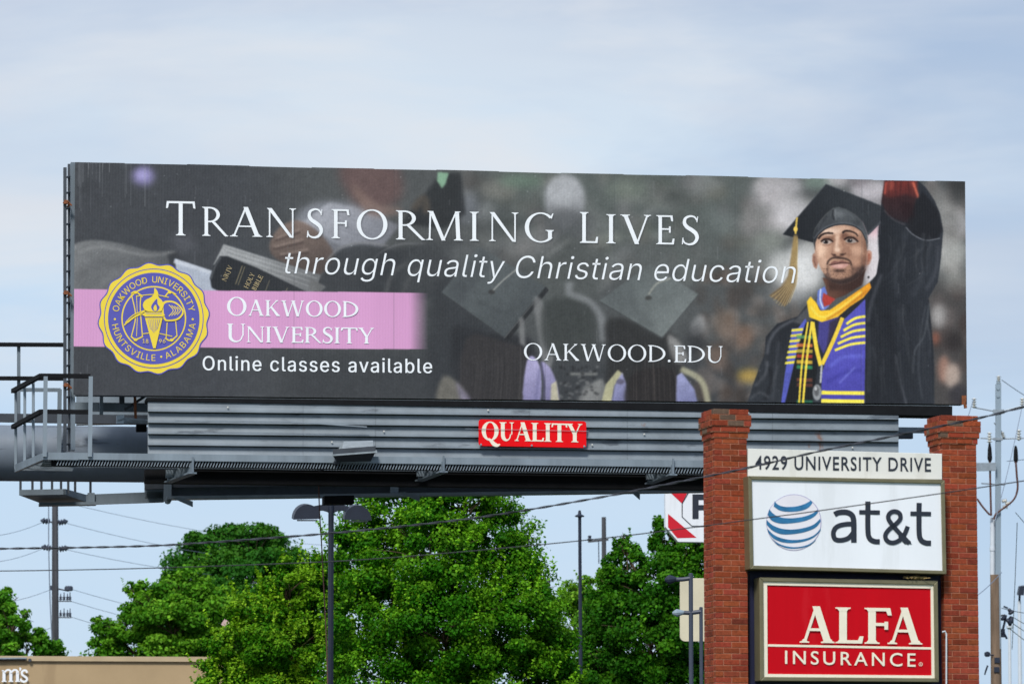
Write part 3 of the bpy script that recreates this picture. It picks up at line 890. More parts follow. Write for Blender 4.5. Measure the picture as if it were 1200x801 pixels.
line(c4((420, 510), (424, 600), (420, 720)), 5, (70, 73, 79), .5, 1.6)
line(c4((462, 350), (430, 440), (420, 500)), 4, (84, 86, 92), .6, 1.3)
line(c4((452, 160), (450, 240), (455, 300)), 1.0, (120, 120, 124), .6, .5)
for x0, x1 in ((488, 484), (505, 508), (524, 520), (545, 552)):
    line(c4((x0, 58), ((x0 + x1) / 2, 84), (x1, 112)), 1.6, (64, 34, 34), .55, .8)
paint(c4((484, 58), (500, 58), (498, 84), (486, 92)), (176, 94, 78), .45, 1.2); paint(c4((520, 120), (560, 128), (566, 170), (530, 176)), (42, 26, 30), .6, 2)
# neck, shirt, tie
paint(c7((300, 590), (320, 640), (300, 690), (330, 720), (420, 690), (520, 630), (540, 540), (480, 600)), (104, 74, 62), 1, .6, 0, (66, 46, 40), c7((330, 640))[0] + c7((480, 610))[0])
paint(c4((262, 402), (284, 388), (292, 410), (288, 440), (300, 448), (276, 470), (260, 440)), (108, 124, 190), 1, .5)
line(c4((272, 396), (270, 430), (280, 458)), 1.6, (214, 220, 236), .9, .5)
paint(c4((280, 408), (300, 420), (318, 428), (300, 446), (282, 452), (276, 430)), (170, 66, 58), 1, .6)
# face
def c9(*p): return [(914 + x / 6.21, 211 + y / 6.21) for x, y in p]
def f9(x, y, rx, ry, c, a, bl, rot=0): blob(914 + x / 6.21, 211 + y / 6.21, rx / 6.21, ry / 6.21, c, a, bl / 6.21, rot)
# ears first
paint(c9((250, 530), (236, 545), (234, 590), (246, 632), (266, 648), (280, 600), (268, 540)), (168, 128, 110), 1, .5)
line(c9((248, 552), (250, 590), (262, 622)), 1.4, (104, 72, 62), .8, .5)
paint(c9((628, 520), (650, 506), (668, 524), (668, 570), (652, 612), (628, 622), (622, 570)), (184, 142, 124), 1, .5)
paint(c9((640, 535), (656, 530), (658, 575), (640, 600)), (150, 84, 66), .75, .7)
FACE = c9((250, 470), (256, 420), (290, 366), (360, 328), (440, 316), (525, 324), (588, 358), (622, 410), (636, 470), (632, 540), (622, 610), (604, 670), (566, 716), (510, 748), (440, 764), (376, 744), (334, 704), (300, 650), (278, 596), (258, 540))
paint(FACE, (190, 152, 130), 1, .45, 0, (150, 114, 95), c9((290, 470))[0] + c9((640, 560))[0])
f9(365, 372, 90, 26, (232, 204, 184), .85, 16); f9(470, 352, 50, 18, (212, 178, 156), .7, 14)
f9(560, 382, 34, 20, (206, 168, 146), .6, 12)
f9(300, 510, 36, 58, (228, 194, 170), .85, 15, 8); f9(318, 600, 24, 40, (214, 178, 156), .7, 12)
f9(560, 515, 46, 38, (212, 172, 148), .75, 16); f9(545, 590, 40, 34, (188, 148, 126), .6, 14)
f9(622, 470, 14, 70, (118, 86, 72), .7, 10); f9(618, 600, 22, 60, (112, 80, 68), .7, 13)
f9(500, 520, 16, 46, (138, 102, 86), .65, 10, -10)                     # fold beside the nose
f9(262, 560, 10, 60, (150, 114, 98), .5, 7)
# eye sockets and brows
f9(345, 432, 46, 24, (112, 80, 66), .75, 8, -6); f9(395, 420, 20, 26, (122, 88, 72), .7, 8)
f9(470, 408, 30, 26, (104, 72, 60), .8, 8); f9(516, 426, 50, 22, (116, 84, 70), .7, 9, 6)
line(c9((278, 428), (302, 400), (338, 386), (388, 388)), 2.7, (40, 31, 29), .95, .5, 2.0)
line(c9((455, 386), (474, 370), (512, 372), (548, 386), (568, 408)), 2.6, (40, 31, 29), .95, .5, 1.4)
paint(c9((302, 456), (320, 440), (352, 436), (384, 450), (356, 464), (324, 466)), (180, 170, 164), .8, .4)
f9(334, 450, 17, 14, (34, 27, 26), 1, 3)
paint(c9((472, 444), (496, 426), (532, 428), (564, 450), (530, 458), (494, 456)), (162, 156, 152), .8, .4)
f9(508, 440, 19, 14, (44, 40, 40), 1, 3); f9(514, 434, 5, 4, (208, 210, 212), .7, 2); f9(322, 446, 4, 4, (222, 222, 222), .8, 2)
line(c9((298, 448), (326, 430), (362, 432), (390, 452)), 1.9, (34, 26, 25), .9, .45)
line(c9((466, 434), (498, 416), (540, 422), (570, 450)), 1.9, (34, 26, 25), .9, .45)
line(c9((308, 470), (345, 474), (382, 460)), 1.4, (132, 98, 84), .7, .7); line(c9((478, 460), (524, 466), (562, 456)), 1.4, (126, 94, 80), .7, .7)
# nose
paint(c9((396, 400), (440, 396), (456, 450), (478, 510), (476, 536), (430, 552), (388, 546), (374, 522), (392, 480)), (182, 144, 122), .7, 1.3)
line(c9((418, 400), (414, 450), (410, 500)), 3.4, (236, 206, 184), .75, 1.2)
line(c9((446, 410), (458, 460), (478, 510)), 3.0, (134, 98, 82), .6, 1.2); line(c9((398, 430), (392, 470), (378, 514)), 1.8, (142, 106, 90), .5, 1.0)
f9(418, 508, 20, 15, (238, 208, 186), .85, 7); f9(462, 518, 15, 16, (140, 104, 88), .7, 6); f9(382, 522, 9, 13, (150, 114, 98), .7, 5)
f9(396, 545, 14, 7, (50, 34, 31), .9, 4); f9(452, 541, 17, 7, (50, 34, 31), .9, 4)
line(c9((372, 532), (400, 552), (434, 556), (482, 530)), 1.5, (84, 58, 50), .8, .6)
f9(428, 566, 46, 7, (100, 72, 62), .6, 6)
# mouth with thin moustache and goatee
line(c9((344, 616), (354, 586), (390, 564), (432, 566), (478, 572), (510, 590), (520, 620)), 2.1, (58, 45, 42), .85, .6, 2.0)
paint(c9((358, 614), (392, 586), (424, 592), (452, 582), (506, 604), (440, 606), (400, 612)), (128, 90, 82), 1, .5)
paint(c9((364, 618), (412, 608), (460, 604), (506, 606), (478, 636), (432, 648), (392, 640)), (190, 146, 136), 1, .6)
f9(425, 624, 34, 9, (216, 176, 164), .7, 5)
line(c9((356, 618), (404, 610), (450, 603), (510, 606)), 1.1, (60, 38, 36), .95, .4)
f9(432, 660, 46, 12, (74, 56, 50), .85, 7); f9(436, 692, 42, 14, (166, 130, 112), .6, 9)
line(c9((348, 622), (346, 660), (352, 694)), 1.6, (78, 60, 54), .7, .8); line(c9((522, 616), (530, 650), (526, 690)), 2.2, (70, 54, 50), .7, 1.2)
# beard along the jaw, shadow below
paint(c9((312, 672), (336, 690), (380, 716), (440, 722), (510, 704), (566, 660), (610, 612), (618, 640), (604, 682), (566, 722), (510, 752), (440, 768), (374, 748), (332, 710)), (52, 42, 41), .9, 1.3)
f9(570, 652, 34, 26, (84, 66, 62), .6, 11); f9(350, 690, 20, 14, (96, 76, 70), .6, 8)
paint(c9((340, 735), (440, 772), (540, 744), (600, 690), (600, 740), (500, 800), (360, 801)), (62, 46, 42), .8, 2)
# mortarboard
paint(c9((244, 460), (240, 400), (258, 350), (300, 290), (345, 240), (390, 205), (425, 198), (480, 212), (550, 252), (604, 310), (634, 385), (640, 450), (634, 510), (624, 440), (594, 374), (540, 338), (470, 324), (400, 330), (330, 358), (280, 400), (256, 460), (258, 520)), (54, 56, 60), 1, .5, 0, (82, 85, 88), c9((250, 400))[0] + c9((420, 240))[0])
paint(c9((20, 395), (335, 28), (738, 186), (728, 318), (640, 402), (632, 376), (604, 306), (548, 250), (480, 210), (425, 196), (388, 203), (340, 240), (296, 290), (256, 350), (242, 400), (244, 455)), (40, 42, 46), 1, .5, 0, (56, 59, 63), c9((150, 330))[0] + c9((560, 200))[0])
paint(c9((640, 402), (728, 318), (732, 300), (636, 385)), (84, 87, 92), .7, .5)
line(c9((22, 393), (335, 30), (736, 186)), .9, (96, 99, 103), .55, .5, smooth=0)
line(c9((250, 430), (280, 384), (330, 344), (400, 318), (470, 312), (540, 325), (596, 362), (630, 424)), 1.8, (96, 99, 104), .7, .6)
line(c9((248, 440), (282, 396), (334, 354), (402, 328), (470, 322), (540, 336), (594, 374), (626, 436)), 1.0, (34, 35, 38), .8, .4)
f9(430, 245, 44, 26, (118, 121, 124), .7, 14); f9(300, 330, 22, 24, (88, 90, 94), .5, 12); f9(560, 310, 26, 20, (40, 42, 45), .6, 14)
line(c9((388, 215), (384, 250), (392, 290)), 1.6, (36, 37, 40), .8, .6); line(c9((404, 212), (402, 250), (410, 292)), 1.2, (128, 130, 133), .6, .6)
line(c9((470, 222), (520, 260), (560, 320)), 1.4, (100, 103, 106), .5, .8); line(c9((340, 260), (310, 310), (290, 350)), 1.4, (44, 46, 49), .6, .8)
# tassel
line(c7((160, 258), (156, 300), (152, 350)), 2.2, (208, 178, 92), 1, .4)
blob(932.3, 268.3, 2.4, 3.2, (222, 190, 96), 1, .4)
paint(c7((142, 355), (162, 355), (166, 400), (158, 480), (160, 560), (150, 640), (95, 752), (60, 720), (5, 690), (70, 640), (110, 580), (122, 500)), (158, 134, 92), .85, .8, 0, (122, 104, 80), c7((150, 400))[0] + c7((60, 720))[0])
for k in range(16):
    f_ = k / 15
    line(c7((144 + 18 * f_, 365), (128 + 34 * f_, 500), (100 + 58 * f_, 620), (8 + 110 * f_, 690 + 58 * math.sin(f_ * 2.4))), .8, (206, 176, 112) if k % 2 else (106, 88, 64), .5, .4)
# hood, stoles and cords
paint(c4((224, 488), (200, 520), (182, 520), (176, 560), (160, 660), (148, 752), (166, 752), (196, 600), (228, 500)), (92, 98, 182), 1, .5)
for y in range(522, 626, 17):
    paint(c4((182 - (y - 520) * .2, y), (218 - (y - 520) * .2, y - 4), (216 - (y - 520) * .2, y + 5), (180 - (y - 520) * .2, y + 8)), (228, 214, 84), .95, .4)
paint(c4((206, 560), (226, 500), (246, 520), (262, 640), (246, 752), (160, 752), (186, 640)), (34, 36, 38), 1, .6)
for y, cc in ((540, (96, 150, 100)), (566, (210, 120, 70)), (584, (200, 176, 76)), (600, (176, 66, 52)), (618, (222, 180, 70)), (634, (60, 140, 96)), (674, (118, 74, 60)), (690, (98, 62, 54)), (742, (52, 110, 86))):
    paint(c4((197, y), (246, y + 2), (246, y + 13), (196, y + 11)), cc, .85, .6)
paint(c4((268, 460), (330, 480), (300, 560), (280, 600), (262, 560)), (76, 72, 132), 1, .8)
paint(c4((300, 500), (340, 480), (330, 530), (290, 590)), (58, 50, 60), .8, 1)
paint(c4((345, 492), (411, 428), (412, 560), (408, 757), (273, 757), (275, 660), (298, 590), (312, 545)), (90, 88, 176), 1, .5, 0, (80, 76, 160), c4((330, 520))[0] + c4((340, 740))[0])
for k in range(5):
    y = 486 + k * 20.5
    line(c4((352 - k * 9, y + 20), (380 - k * 4, y + 2), (411, y - 4)), 3.0, (236, 222, 92), 1, .4)
line(c4((300, 640), (340, 610), (405, 606)), 4, (112, 116, 204), .6, 1.5); line(c4((290, 690), (340, 660), (400, 650)), 4, (62, 60, 136), .6, 1.8)
line(c4((330, 690), (380, 640)), 2, (140, 146, 220), .5, 1)
for y in (714, 740):
    paint(c4((274, y), (408, y + 2), (408, y + 14), (273, y + 12)), (238, 222, 88), 1, .4)
line(c4((232, 500), (214, 620), (204, 755)), 2.2, (226, 200, 74), 1, .4); line(c4((244, 498), (228, 620), (216, 755)), 2.6, (232, 206, 80), 1, .4)
line(c4((236, 500), (220, 620), (210, 755)), .9, (50, 48, 40), .9, .4)
line(c4((246, 500), (258, 580), (272, 636)), 4.6, (234, 206, 76), 1, .4); line(c4((340, 486), (310, 560), (276, 632)), 4.6, (228, 196, 72), 1, .4)
paint(c4((272, 632), (268, 690), (274, 690), (278, 636)), (196, 196, 196), .9, .5)
blob(957.5, 459.5, 5.2, 9.5, (146, 148, 150), 1, .7); blob(957, 458, 3, 6, (86, 86, 88), .8, .8); blob(956, 455, 1.6, 2.4, (214, 214, 214), .8, .6)
paint(c4((228, 436), (240, 420), (258, 440), (270, 464), (300, 462), (425, 376), (430, 392), (405, 424), (362, 452), (325, 484), (275, 500), (236, 484)), (240, 200, 62), 1, .5, 0, (222, 150, 44), c4((260, 480))[0] + c4((420, 385))[0])
line(c4((240, 450), (262, 478), (300, 478), (400, 405)), 2.2, (250, 226, 110), .7, .8)
line(c4((290, 492), (350, 454), (420, 400)), 2.4, (176, 106, 38), .6, 1)
blob(1017.8, 324.8, 1.4, 1.4, (40, 38, 40), .9, .5)

for k in range(420):
    q = c9((r2.uniform(310, 620), r2.uniform(640, 760)))[0]
    if inside(FACE, np.array([q[0]]), np.array([q[1]]))[0]: blob(q[0], q[1], .4, .4, (46, 36, 34), .35, .3)
# creases of the gown and cap
for k in range(46):
    x = r2.uniform(440, 640); y = r2.uniform(130, 380); g = r2.uniform(28, 92)
    q = c4((x, y), (x + r2.uniform(-22, 14), y + r2.uniform(30, 60)), (x + r2.uniform(-50, 20), y + r2.uniform(70, 120)))
    if all(inside(ARM, np.array([p[0]]), np.array([p[1]]))[0] for p in q): line(q, r2.uniform(1.2, 4), (g, g + 2, g + 6), .45, r2.uniform(.6, 1.6), .5)
for k in range(40):
    x = r2.uniform(418, 606); y = r2.uniform(430, 640); g = r2.uniform(28, 94)
    line(c4((x, y), (x + r2.uniform(-4, 14), y + 60), (x + r2.uniform(-4, 26), y + 118)), r2.uniform(1, 3.6), (g, g + 2, g + 6), .4, r2.uniform(.5, 1.4), .4)
for k in range(26):
    x = r2.uniform(70, 180); y = r2.uniform(520, 680); g = r2.uniform(30, 100)
    line(c4((x, y), (x - 8, y + 34), (x - r2.uniform(6, 30), y + 70)), r2.uniform(1, 3), (g, g + 2, g + 6), .35 if x > 105 - (y - 520) * .2 else 0, 1, .4)
# deeper tones, then the grain of the original photograph
img[:] = np.clip(img * 1.12 - .052, 0, 1)
gr = gauss(r2.normal(0, 1, (GH, GW)), .8); gr /= gr.std()
gm_ = gauss(r2.normal(0, 1, (GH, GW)), 4.0); gm_ /= gm_.std()
img[:] = np.clip(img * (1 + (.012 * gr + .016 * gm_)[..., None]) + (.004 * gr)[..., None], 0, 1)
# pink band, fading out at its right end
paint([(80, 338.5), (400, 341.8), (480, 343), (480, 409), (400, 408.6), (80, 405.6)], (216, 158, 202), 1, .35)
fm = inside([(480, 343), (503, 343.3), (503, 409.2), (480, 409)], AX, AY) * np.clip((502 - AX) / 22, 0, 1)
fm = gauss(fm * 1.0, .4)[..., None]
img[:] = img * (1 - fm) + np.array((216, 158, 202)) / 255 * fm
# wear on the vinyl: pale drips, specks, seam lines
for k in range(60):
    x = r2.uniform(88, 1130); y = r2.uniform(192, 430); l = r2.uniform(2, 20)
    line([(x, y), (x + .1, y + l)], .6, (170, 172, 176), r2.uniform(.05, .3), .4, smooth=0)
for k in range(22):
    x = 88 + 3 + r2.uniform(0, 110) * r2.uniform(.2, 1); l = r2.uniform(5, 60)
    line([(x, 191), (x - .2, 191 + l)], .6, (168, 170, 174), r2.uniform(.15, .5), .35, smooth=0)
for k in range(70):
    blob(r2.uniform(88, 1130), r2.uniform(195, 470), .7, .7, (190, 192, 194), r2.uniform(.1, .6), .4)
for x in (190, 345, 462, 540, 640, 720, 862, 1010):
    line([(x, 190), (x - 1, 475)], .7, (52, 54, 58), .22, .4, smooth=0)
    line([(x + 1, 190), (x, 475)], .6, (120, 122, 126), .12, .4, smooth=0)

# soft drop shadows of the printed headline
HEAD = [('T', 194.5, 229, 40), ('R', 237, 268, 34), ('A', 269.5, 307.5, 34), ('N', 312, 347, 34), ('S', 359.5, 378.5, 34), ('F', 388.5, 409.5, 34), ('O', 418, 454, 34),
        ('R', 464, 499, 34), ('M', 499.5, 542.5, 34), ('I', 550.5, 561, 34), ('N', 573, 607.5, 34), ('G', 615, 649, 34), ('L', 679.5, 701, 36), ('I', 710.5, 721.5, 34),
        ('V', 727, 763, 34), ('E', 769, 790.5, 34), ('S', 799, 819, 34)]
head_pcs = []
for ch, x0, x1, h in HEAD:
    g, w = serif_glyph(ch, .122, .048, .085, .03)
    yb = lambda x: 275.5 + (x - 195) * .0184
    head_pcs.append(fit(g, 0, (x0, yb(x0)), (x1, yb(x1)), h))
for pcs in head_pcs:
    for pc in pcs:
        for p in pc:
            paint([(x + 1.4, y + 1.6) for x, y in p], (40, 42, 46), .28, .8)

lin = np.where(img <= .04045, img / 12.92, ((np.clip(img, 0, 1) + .055) / 1.055) ** 2.4)
# ------------------------------------------------------------------ billboard
bb = thing('billboard', B(590, 1000) * 1.0, 'wide steel roadside billboard with a dark graduation advertisement, ribbed skirt and catwalks', 'billboard')
bb.location.z = 0.0
# the printed face as a fine sheet over the backing panels
def hit_np(pl, X, Y, off):
    d = np.stack([(X - CX) / FPX, FWD.y + UPV.y * (CY - Y) / FPX, FWD.z + UPV.z * (CY - Y) / FPX], -1)
    n = np.array(pl.n); o = np.array(pl.o + pl.n * 0) + n * np.asarray(off)[..., None] if np.ndim(off) else np.array(pl.o) + n * off
    e = np.array(EYE)
    t = ((o - e) @ n) / (d @ n)
    return e + d * t[..., None]
# vinyl hangs a touch unevenly between its panels
sag = 0.002 * np.sin(AX * 0.11) * np.sin(AX * .037 + 1) + 0.001 * np.sin(AY * .09 + AX * .02)
PV = hit_np(BB, AX, AY + (0.25 * np.sin(AX * .021) + .25 * np.sign(np.sin(AX * .043))) * np.clip(1 - vv * 6, 0, 1) ** 2, 0.12 + sag)
PV = PV - np.array(bb.location)
me = bpy.data.meshes.new('poster')
idx = np.arange(GW * GH).reshape(GH, GW)
quads = np.stack([idx[1:, :-1], idx[1:, 1:], idx[:-1, 1:], idx[:-1, :-1]], -1).reshape(-1, 4)
me.vertices.add(GW * GH); me.vertices.foreach_set('co', PV.reshape(-1).astype(np.float32))
me.loops.add(quads.size); me.loops.foreach_set('vertex_index', quads.reshape(-1).astype(np.int32))
me.polygons.add(len(quads)); me.polygons.foreach_set('loop_start', np.arange(0, quads.size, 4, dtype=np.int32))
me.update(calc_edges=True)
ca = me.color_attributes.new('print', 'FLOAT_COLOR', 'POINT')
ca.data.foreach_set('color', np.concatenate([lin.reshape(-1, 3), np.ones((GW * GH, 1))], 1).reshape(-1).astype(np.float32))
pm = mat('printed vinyl', (1, 1, 1), 0.5, 0, 0.05, 1.2, spec=0.25, attr='print', streak=True)
t = pm.node_tree
g_ = t.nodes.new('ShaderNodeNewGeometry'); dt = t.nodes.new('ShaderNodeVectorMath'); dt.operation = 'DOT_PRODUCT'
dt.inputs[1].default_value = tuple(BB.a * (2 * math.pi / 0.055))
sn = t.nodes.new('ShaderNodeMath'); sn.operation = 'SINE'
bp = t.nodes.new('ShaderNodeBump'); bp.inputs['Strength'].default_value = 0.3; bp.inputs['Distance'].default_value = 0.002
t.links.new(g_.outputs['Position'], dt.inputs[0]); t.links.new(dt.outputs['Value'], sn.inputs[0]); t.links.new(sn.outputs[0], bp.inputs['Height'])
t.links.new(bp.outputs['Normal'], t.nodes['Principled BSDF'].inputs['Normal'])
me.materials.append(pm)
poster = bpy.data.objects.new('poster', me)
col.objects.link(poster); poster.parent = bb
OFFP = 0.127
def lettering(name, fn, m, parent=poster):
    mb = MB(); fn(mb)
    return mb.build(name, m, parent)
def f_(mb):
    for pcs in head_pcs: emit(mb, pcs, BB, OFFP)
lettering('headline_lettering', f_, M['white_ink'])
lettering('tagline_lettering', lambda mb: sans(mb, 'through quality Christian education', (334, 320.5), (932.5, 332), 26.5, BB, OFFP, weight=-.007, shear=.21, space=1.02), M['white_ink'])
def f_(mb):
    a, w = serif_text('OAKWOOD', .15, .06, .075, .035, .085, 1.16)
    emit(mb, fit(a, 0, (266, 369.5), (420, 371.5), 18.5), BB, OFFP)
    a, w = serif_text('UNIVERSITY', .15, .06, .075, .035, .085, 1.16)
    emit(mb, fit(a, 0, (266, 400.5), (438.5, 402.5), 18.5), BB, OFFP)
lettering('name_lettering', f_, M['white_ink'])
lettering('classes_lettering', lambda mb: sans(mb, 'Online classes available', (237.5, 433.5), (506, 437), 16.5, BB, OFFP, space=1.10, bold=.45), M['white_ink'])
def f_(mb):
    a, w = serif_text('OAKWOOD.EDU', .12, .05, .08, .035, .10, 1.0)
    emit(mb, fit(a, 0, (614, 421.5), (847, 425), 19.5), BB, OFFP)
lettering('address_lettering', f_, M['white_ink'])
def f_(mb):
    for txt, c, ang, w in (('NKJV', (266, 320), -66, 19), ('HOLY', (292, 328.5), -64, 19), ('BIBLE', (301.5, 331), -62, 19)):
        a, _ = serif_text(txt, .15, .07, .07, .04, .09)
        q = fit(a, 0, (0, 0), (w, 0), 5.6)
        ca_, sa_ = math.cos(R(ang)), math.sin(R(ang))
        q = [[[(c[0] + (x - w / 2) * ca_ - (y + 3) * sa_, c[1] + (x - w / 2) * sa_ + (y + 3) * ca_) for x, y in p] for p in pc] for pc in q]
        q = [[[(x, y) for x, y in p] for p in pc if all(y < 341.5 for x, y in p)] for pc in q]
        emit(mb, q, BB, OFFP)
lettering('book_lettering', f_, M['gold_ink'])

# the gold and blue seal
def seal(mb):
    C = (180.2, 373.0)
    def disc(rad, off, mi, fn=None):
        ps = []
        for k in range(128):
            a = 2 * math.pi * k / 128
            r_ = rad + (fn(a) if fn else 0)
            ps.append(BB.hit(C[0] + r_ * math.cos(a), C[1] - r_ * math.sin(a) * 1.0, off))
        mb.poly(ps, mi)
    sc = lambda a: 1.5 * math.sin(16 * a + .5 * math.pi * 0)
    z = OFFP
    disc(64.6, z, 1, sc); disc(63.2, z + .002, 0, sc); disc(58.4, z + .004, 1); disc(57.4, z + .006, 0); disc(53.6, z + .008, 1)
    disc(38.0, z + .010, 0); disc(36.4, z + .012, 1)
    zt = z + .013
    sans_arc(mb, 'OAKWOOD UNIVERSITY', C, 42.0, 7.4, 90, BB, zt, False, 0.0, 158)
    sans_arc(mb, 'HUNTSVILLE', C, 49.6, 7.4, 230.5, BB, zt, True, 0.0, 84)
    sans_arc(mb, 'ALABAMA', C, 49.6, 7.4, 320, BB, zt, True, 0.0, 66)
    for a in (281, 181, -1):
        x, y = C[0] + 45.6 * math.cos(R(a)), C[1] - 45.6 * math.sin(R(a))
        mb.poly([BB.hit(x + 1.3 * math.cos(q), y + 1.3 * math.sin(q), zt) for q in np.linspace(0, 2 * math.pi, 13)[:-1]][::-1], 0)
    o6 = lambda *p: [(90 + x / 5.006, 290 + y / 5.006) for x, y in p]
    zc = [z + .014]
    def ln(pts, w, mi=0, cl=False, sm=4):
        if sm: pts = smooth_path(pts, sm)
        for q in stroke(pts, w): mb.poly([BB.hit(x, y, zc[0]) for x, y in q], mi)
        zc[0] += .0006
    def fl(pts, mi=0, sm=4):
        if sm: pts = smooth_path(pts, sm, closed=True)
        mb.poly([BB.hit(x, y, zc[0]) for x, y in pts], mi); zc[0] += .0006
    # two open scrolls
    ln(o6((320, 275), (345, 400), (320, 520)), 1.2); ln(o6((378, 275), (372, 350), (385, 520)), 1.2); ln(o6((350, 280), (355, 400), (350, 520)), .7)
    ln(o6((318, 270), (345, 258), (385, 290)), 1.6); ln(o6((318, 520), (345, 538), (388, 520)), 1.6)
    ln(o6((520, 285), (545, 258), (582, 275)), 1.6); ln(o6((518, 530), (550, 545), (590, 515)), 1.6); ln(o6((530, 440), (524, 530)), 1.1, sm=0); ln(o6((580, 430), (588, 520)), 1.1, sm=0)
    ln(o6((350, 285), (450, 275), (540, 292)), 1.0); ln(o6((470, 500), (560, 520)), 1.0, sm=0); ln(o6((388, 505), (430, 500)), 1.0, sm=0)
    for cx_, cy_ in ((345, 262), (545, 262), (345, 540), (556, 542)):
        fl([o6((cx_ + 12 * math.cos(q), cy_ + 9 * math.sin(q)))[0] for q in np.linspace(0, 6.28, 9)[:-1]], sm=0)
    # quill
    ln(o6((278, 455), (330, 410), (400, 372)), 1.5); ln(o6((285, 440), (330, 396), (402, 366)), 1.0); ln(o6((300, 440), (345, 405), (405, 385)), .8)
    # lamp bowl at the right
    fl(o6((500, 330), (540, 310), (590, 325), (628, 375), (600, 420), (550, 432), (510, 420)), 0)
    fl(o6((510, 338), (545, 320), (588, 335), (618, 375), (595, 410), (552, 422), (518, 412)), 1)
    for k in range(4):
        ln(o6((540 + k * 16, 335 + k * 4), (566 + k * 14, 368), (540 + k * 16, 402 - k * 3)), .9)
    # torch
    fl(o6((398, 405), (505, 405), (462, 590), (448, 590)), 0, sm=0)
    for k in range(7):
        x = 416 + k * 12
        ln(o6((x, 418), (452 + (x - 452) * .55, 500 - abs(x - 452) * .6)), .45, 1, sm=0)
    fl(o6((400, 378), (500, 378), (518, 396), (505, 404), (400, 404), (385, 394)), 0, sm=0); ln(o6((405, 386), (498, 386)), .7, 1, sm=0); ln(o6((395, 408), (506, 408)), .6, 1, sm=0)
    fl(o6((410, 372), (388, 340), (400, 310), (436, 290), (452, 268), (456, 236), (476, 262), (480, 290), (498, 308), (510, 336), (500, 362), (488, 374)), 0)
    fl(o6((450, 372), (436, 350), (446, 326), (470, 300), (474, 330), (486, 350), (472, 372)), 1)
    fl(o6((455, 370), (450, 352), (462, 334), (470, 356), (466, 370)), 0)
    sans(mb, '18', o6((385, 558))[0], o6((420, 560))[0], 4.6, BB, zc[0], 0.0, space=1.0)
    sans(mb, '96', o6((482, 560))[0], o6((520, 558))[0], 4.6, BB, zc[0], 0.0, space=1.0)
mb = MB(); seal(mb)
mb.build('seal', [M['yellow_ink'], M['blue_ink']], poster)

# backing panels, frame and soffit coloured black as the shadow under the face
def slab(mb, px0, py0a, py1a, px1, py0b, py1b, o0, o1, mi=0):
    """a plate seen between px0 and px1, with its own top and bottom at both ends, from offset o0 back to o1"""
    q = [(px0, py1a), (px1, py1b), (px1, py0b), (px0, py0a)]
    f = [B(x, y, o0) for x, y in q]
    d = BB.n * (o1 - o0)
    mb.solid(f, [p + d for p in f], mi)
mb = MB(); slab(mb, 88.6, 190.8, 462, 1130.6, 213.8, 473, .10, -.25)
mb.build('face_panel', M['steel_dark'], bb)
mb = MB(); slab(mb, 172, 465.5, 469.5, 1116, 475.5, 487, .10, -.5)
mb.build('soffit_shade_beam', M['black'], bb)  # right end a dark beam; the rest is the face's shadow in black
mb = MB()
slab(mb, 83, 190, 527, 88.2, 190.2, 527, .02, -.20)
mb.build('end_column', M['steel'], bb)
mb = MB()                                            # ladder on the left end
slab(mb, 74.4, 196, 528, 78.2, 196, 528, .16, .06); slab(mb, 79.5, 192, 528, 82.4, 192, 528, -.35, -.45, 0)
for y in np.arange(206, 526, 18.4):
    mb.tube([B(76.5, y + 3, .1), B(81, y, -.4)], .018, 6)
mb.build('ladder', M['steel_dark'], bb)
mb = MB()
for y in (238, 344, 452):
    mb.box(B(75, y + 1.4, .16), BB.a * .07, BB.n * .10, Vector((0, 0, .07))); mb.tube([B(74, y, .2), B(79, y - 2.5, .2), B(84, y + 3, .2)], .018, 6)
    mb.tube([B(79, y + 5, .1), B(81, y + 1, .1)], .02, 5); mb.build('rusty_clamp', M['rust'], bb); mb = MB()

# ribbed skirt below the face
mb = MB()
prof = []                                            # (fraction of one rib, offset forward)
ribs = 5
def skirt_pt(px, t, off):
    f = (px - 173) / (1053 - 173)
    yt = 469.6 + f * 9.5; ybm = 535.0 + f * 9.5
    return B(px, yt + (ybm - yt) * t, off)
rows = []
for i in range(ribs):
    for fr, off in ((0.0, .0), (.04, .0), (.06, .06), (.5, .08), (.74, .10), (.81, .145), (.93, .15), (.955, .0)):
        rows.append(((i + fr) / ribs, off))
rows.append((1.0, .02))
xs = [173, 355, 440, 620, 735, 905, 1053]
for xa, xb in zip(xs[:-1], xs[1:]):
    for (t0, o0), (t1, o1) in zip(rows[:-1], rows[1:]):
        mb.poly([skirt_pt(xa + .25, t1, o1), skirt_pt(xb, t1, o1), skirt_pt(xb, t0, o0), skirt_pt(xa + .25, t0, o0)])
for xe in (173.2, 1053):
    mb.poly([skirt_pt(xe, 1, -.1), skirt_pt(xe, 0, -.1)] + [skirt_pt(xe, t_, o_) for t_, o_ in rows])
mb.poly([skirt_pt(173, 1, -.1), skirt_pt(1053, 1, -.1), skirt_pt(1053, 0, -.1), skirt_pt(173, 0, -.1)])
skirt = mb.build('skirt', M['skirt'], bb)
mb = MB()
for x in list(range(206, 1050, 61)) + [440.5, 735.5, 620.5]:
    for t_ in (.10, .50, .70):
        if (x * 7 + int(t_ * 10)) % 5 == 0:
            mb = MB(); mb.lathe(skirt_pt(x, t_, .12), BB.n, [(0, .02), (.012, .016), (.016, .008)], 6); mb.build('bolt', M['porcelain'], skirt)
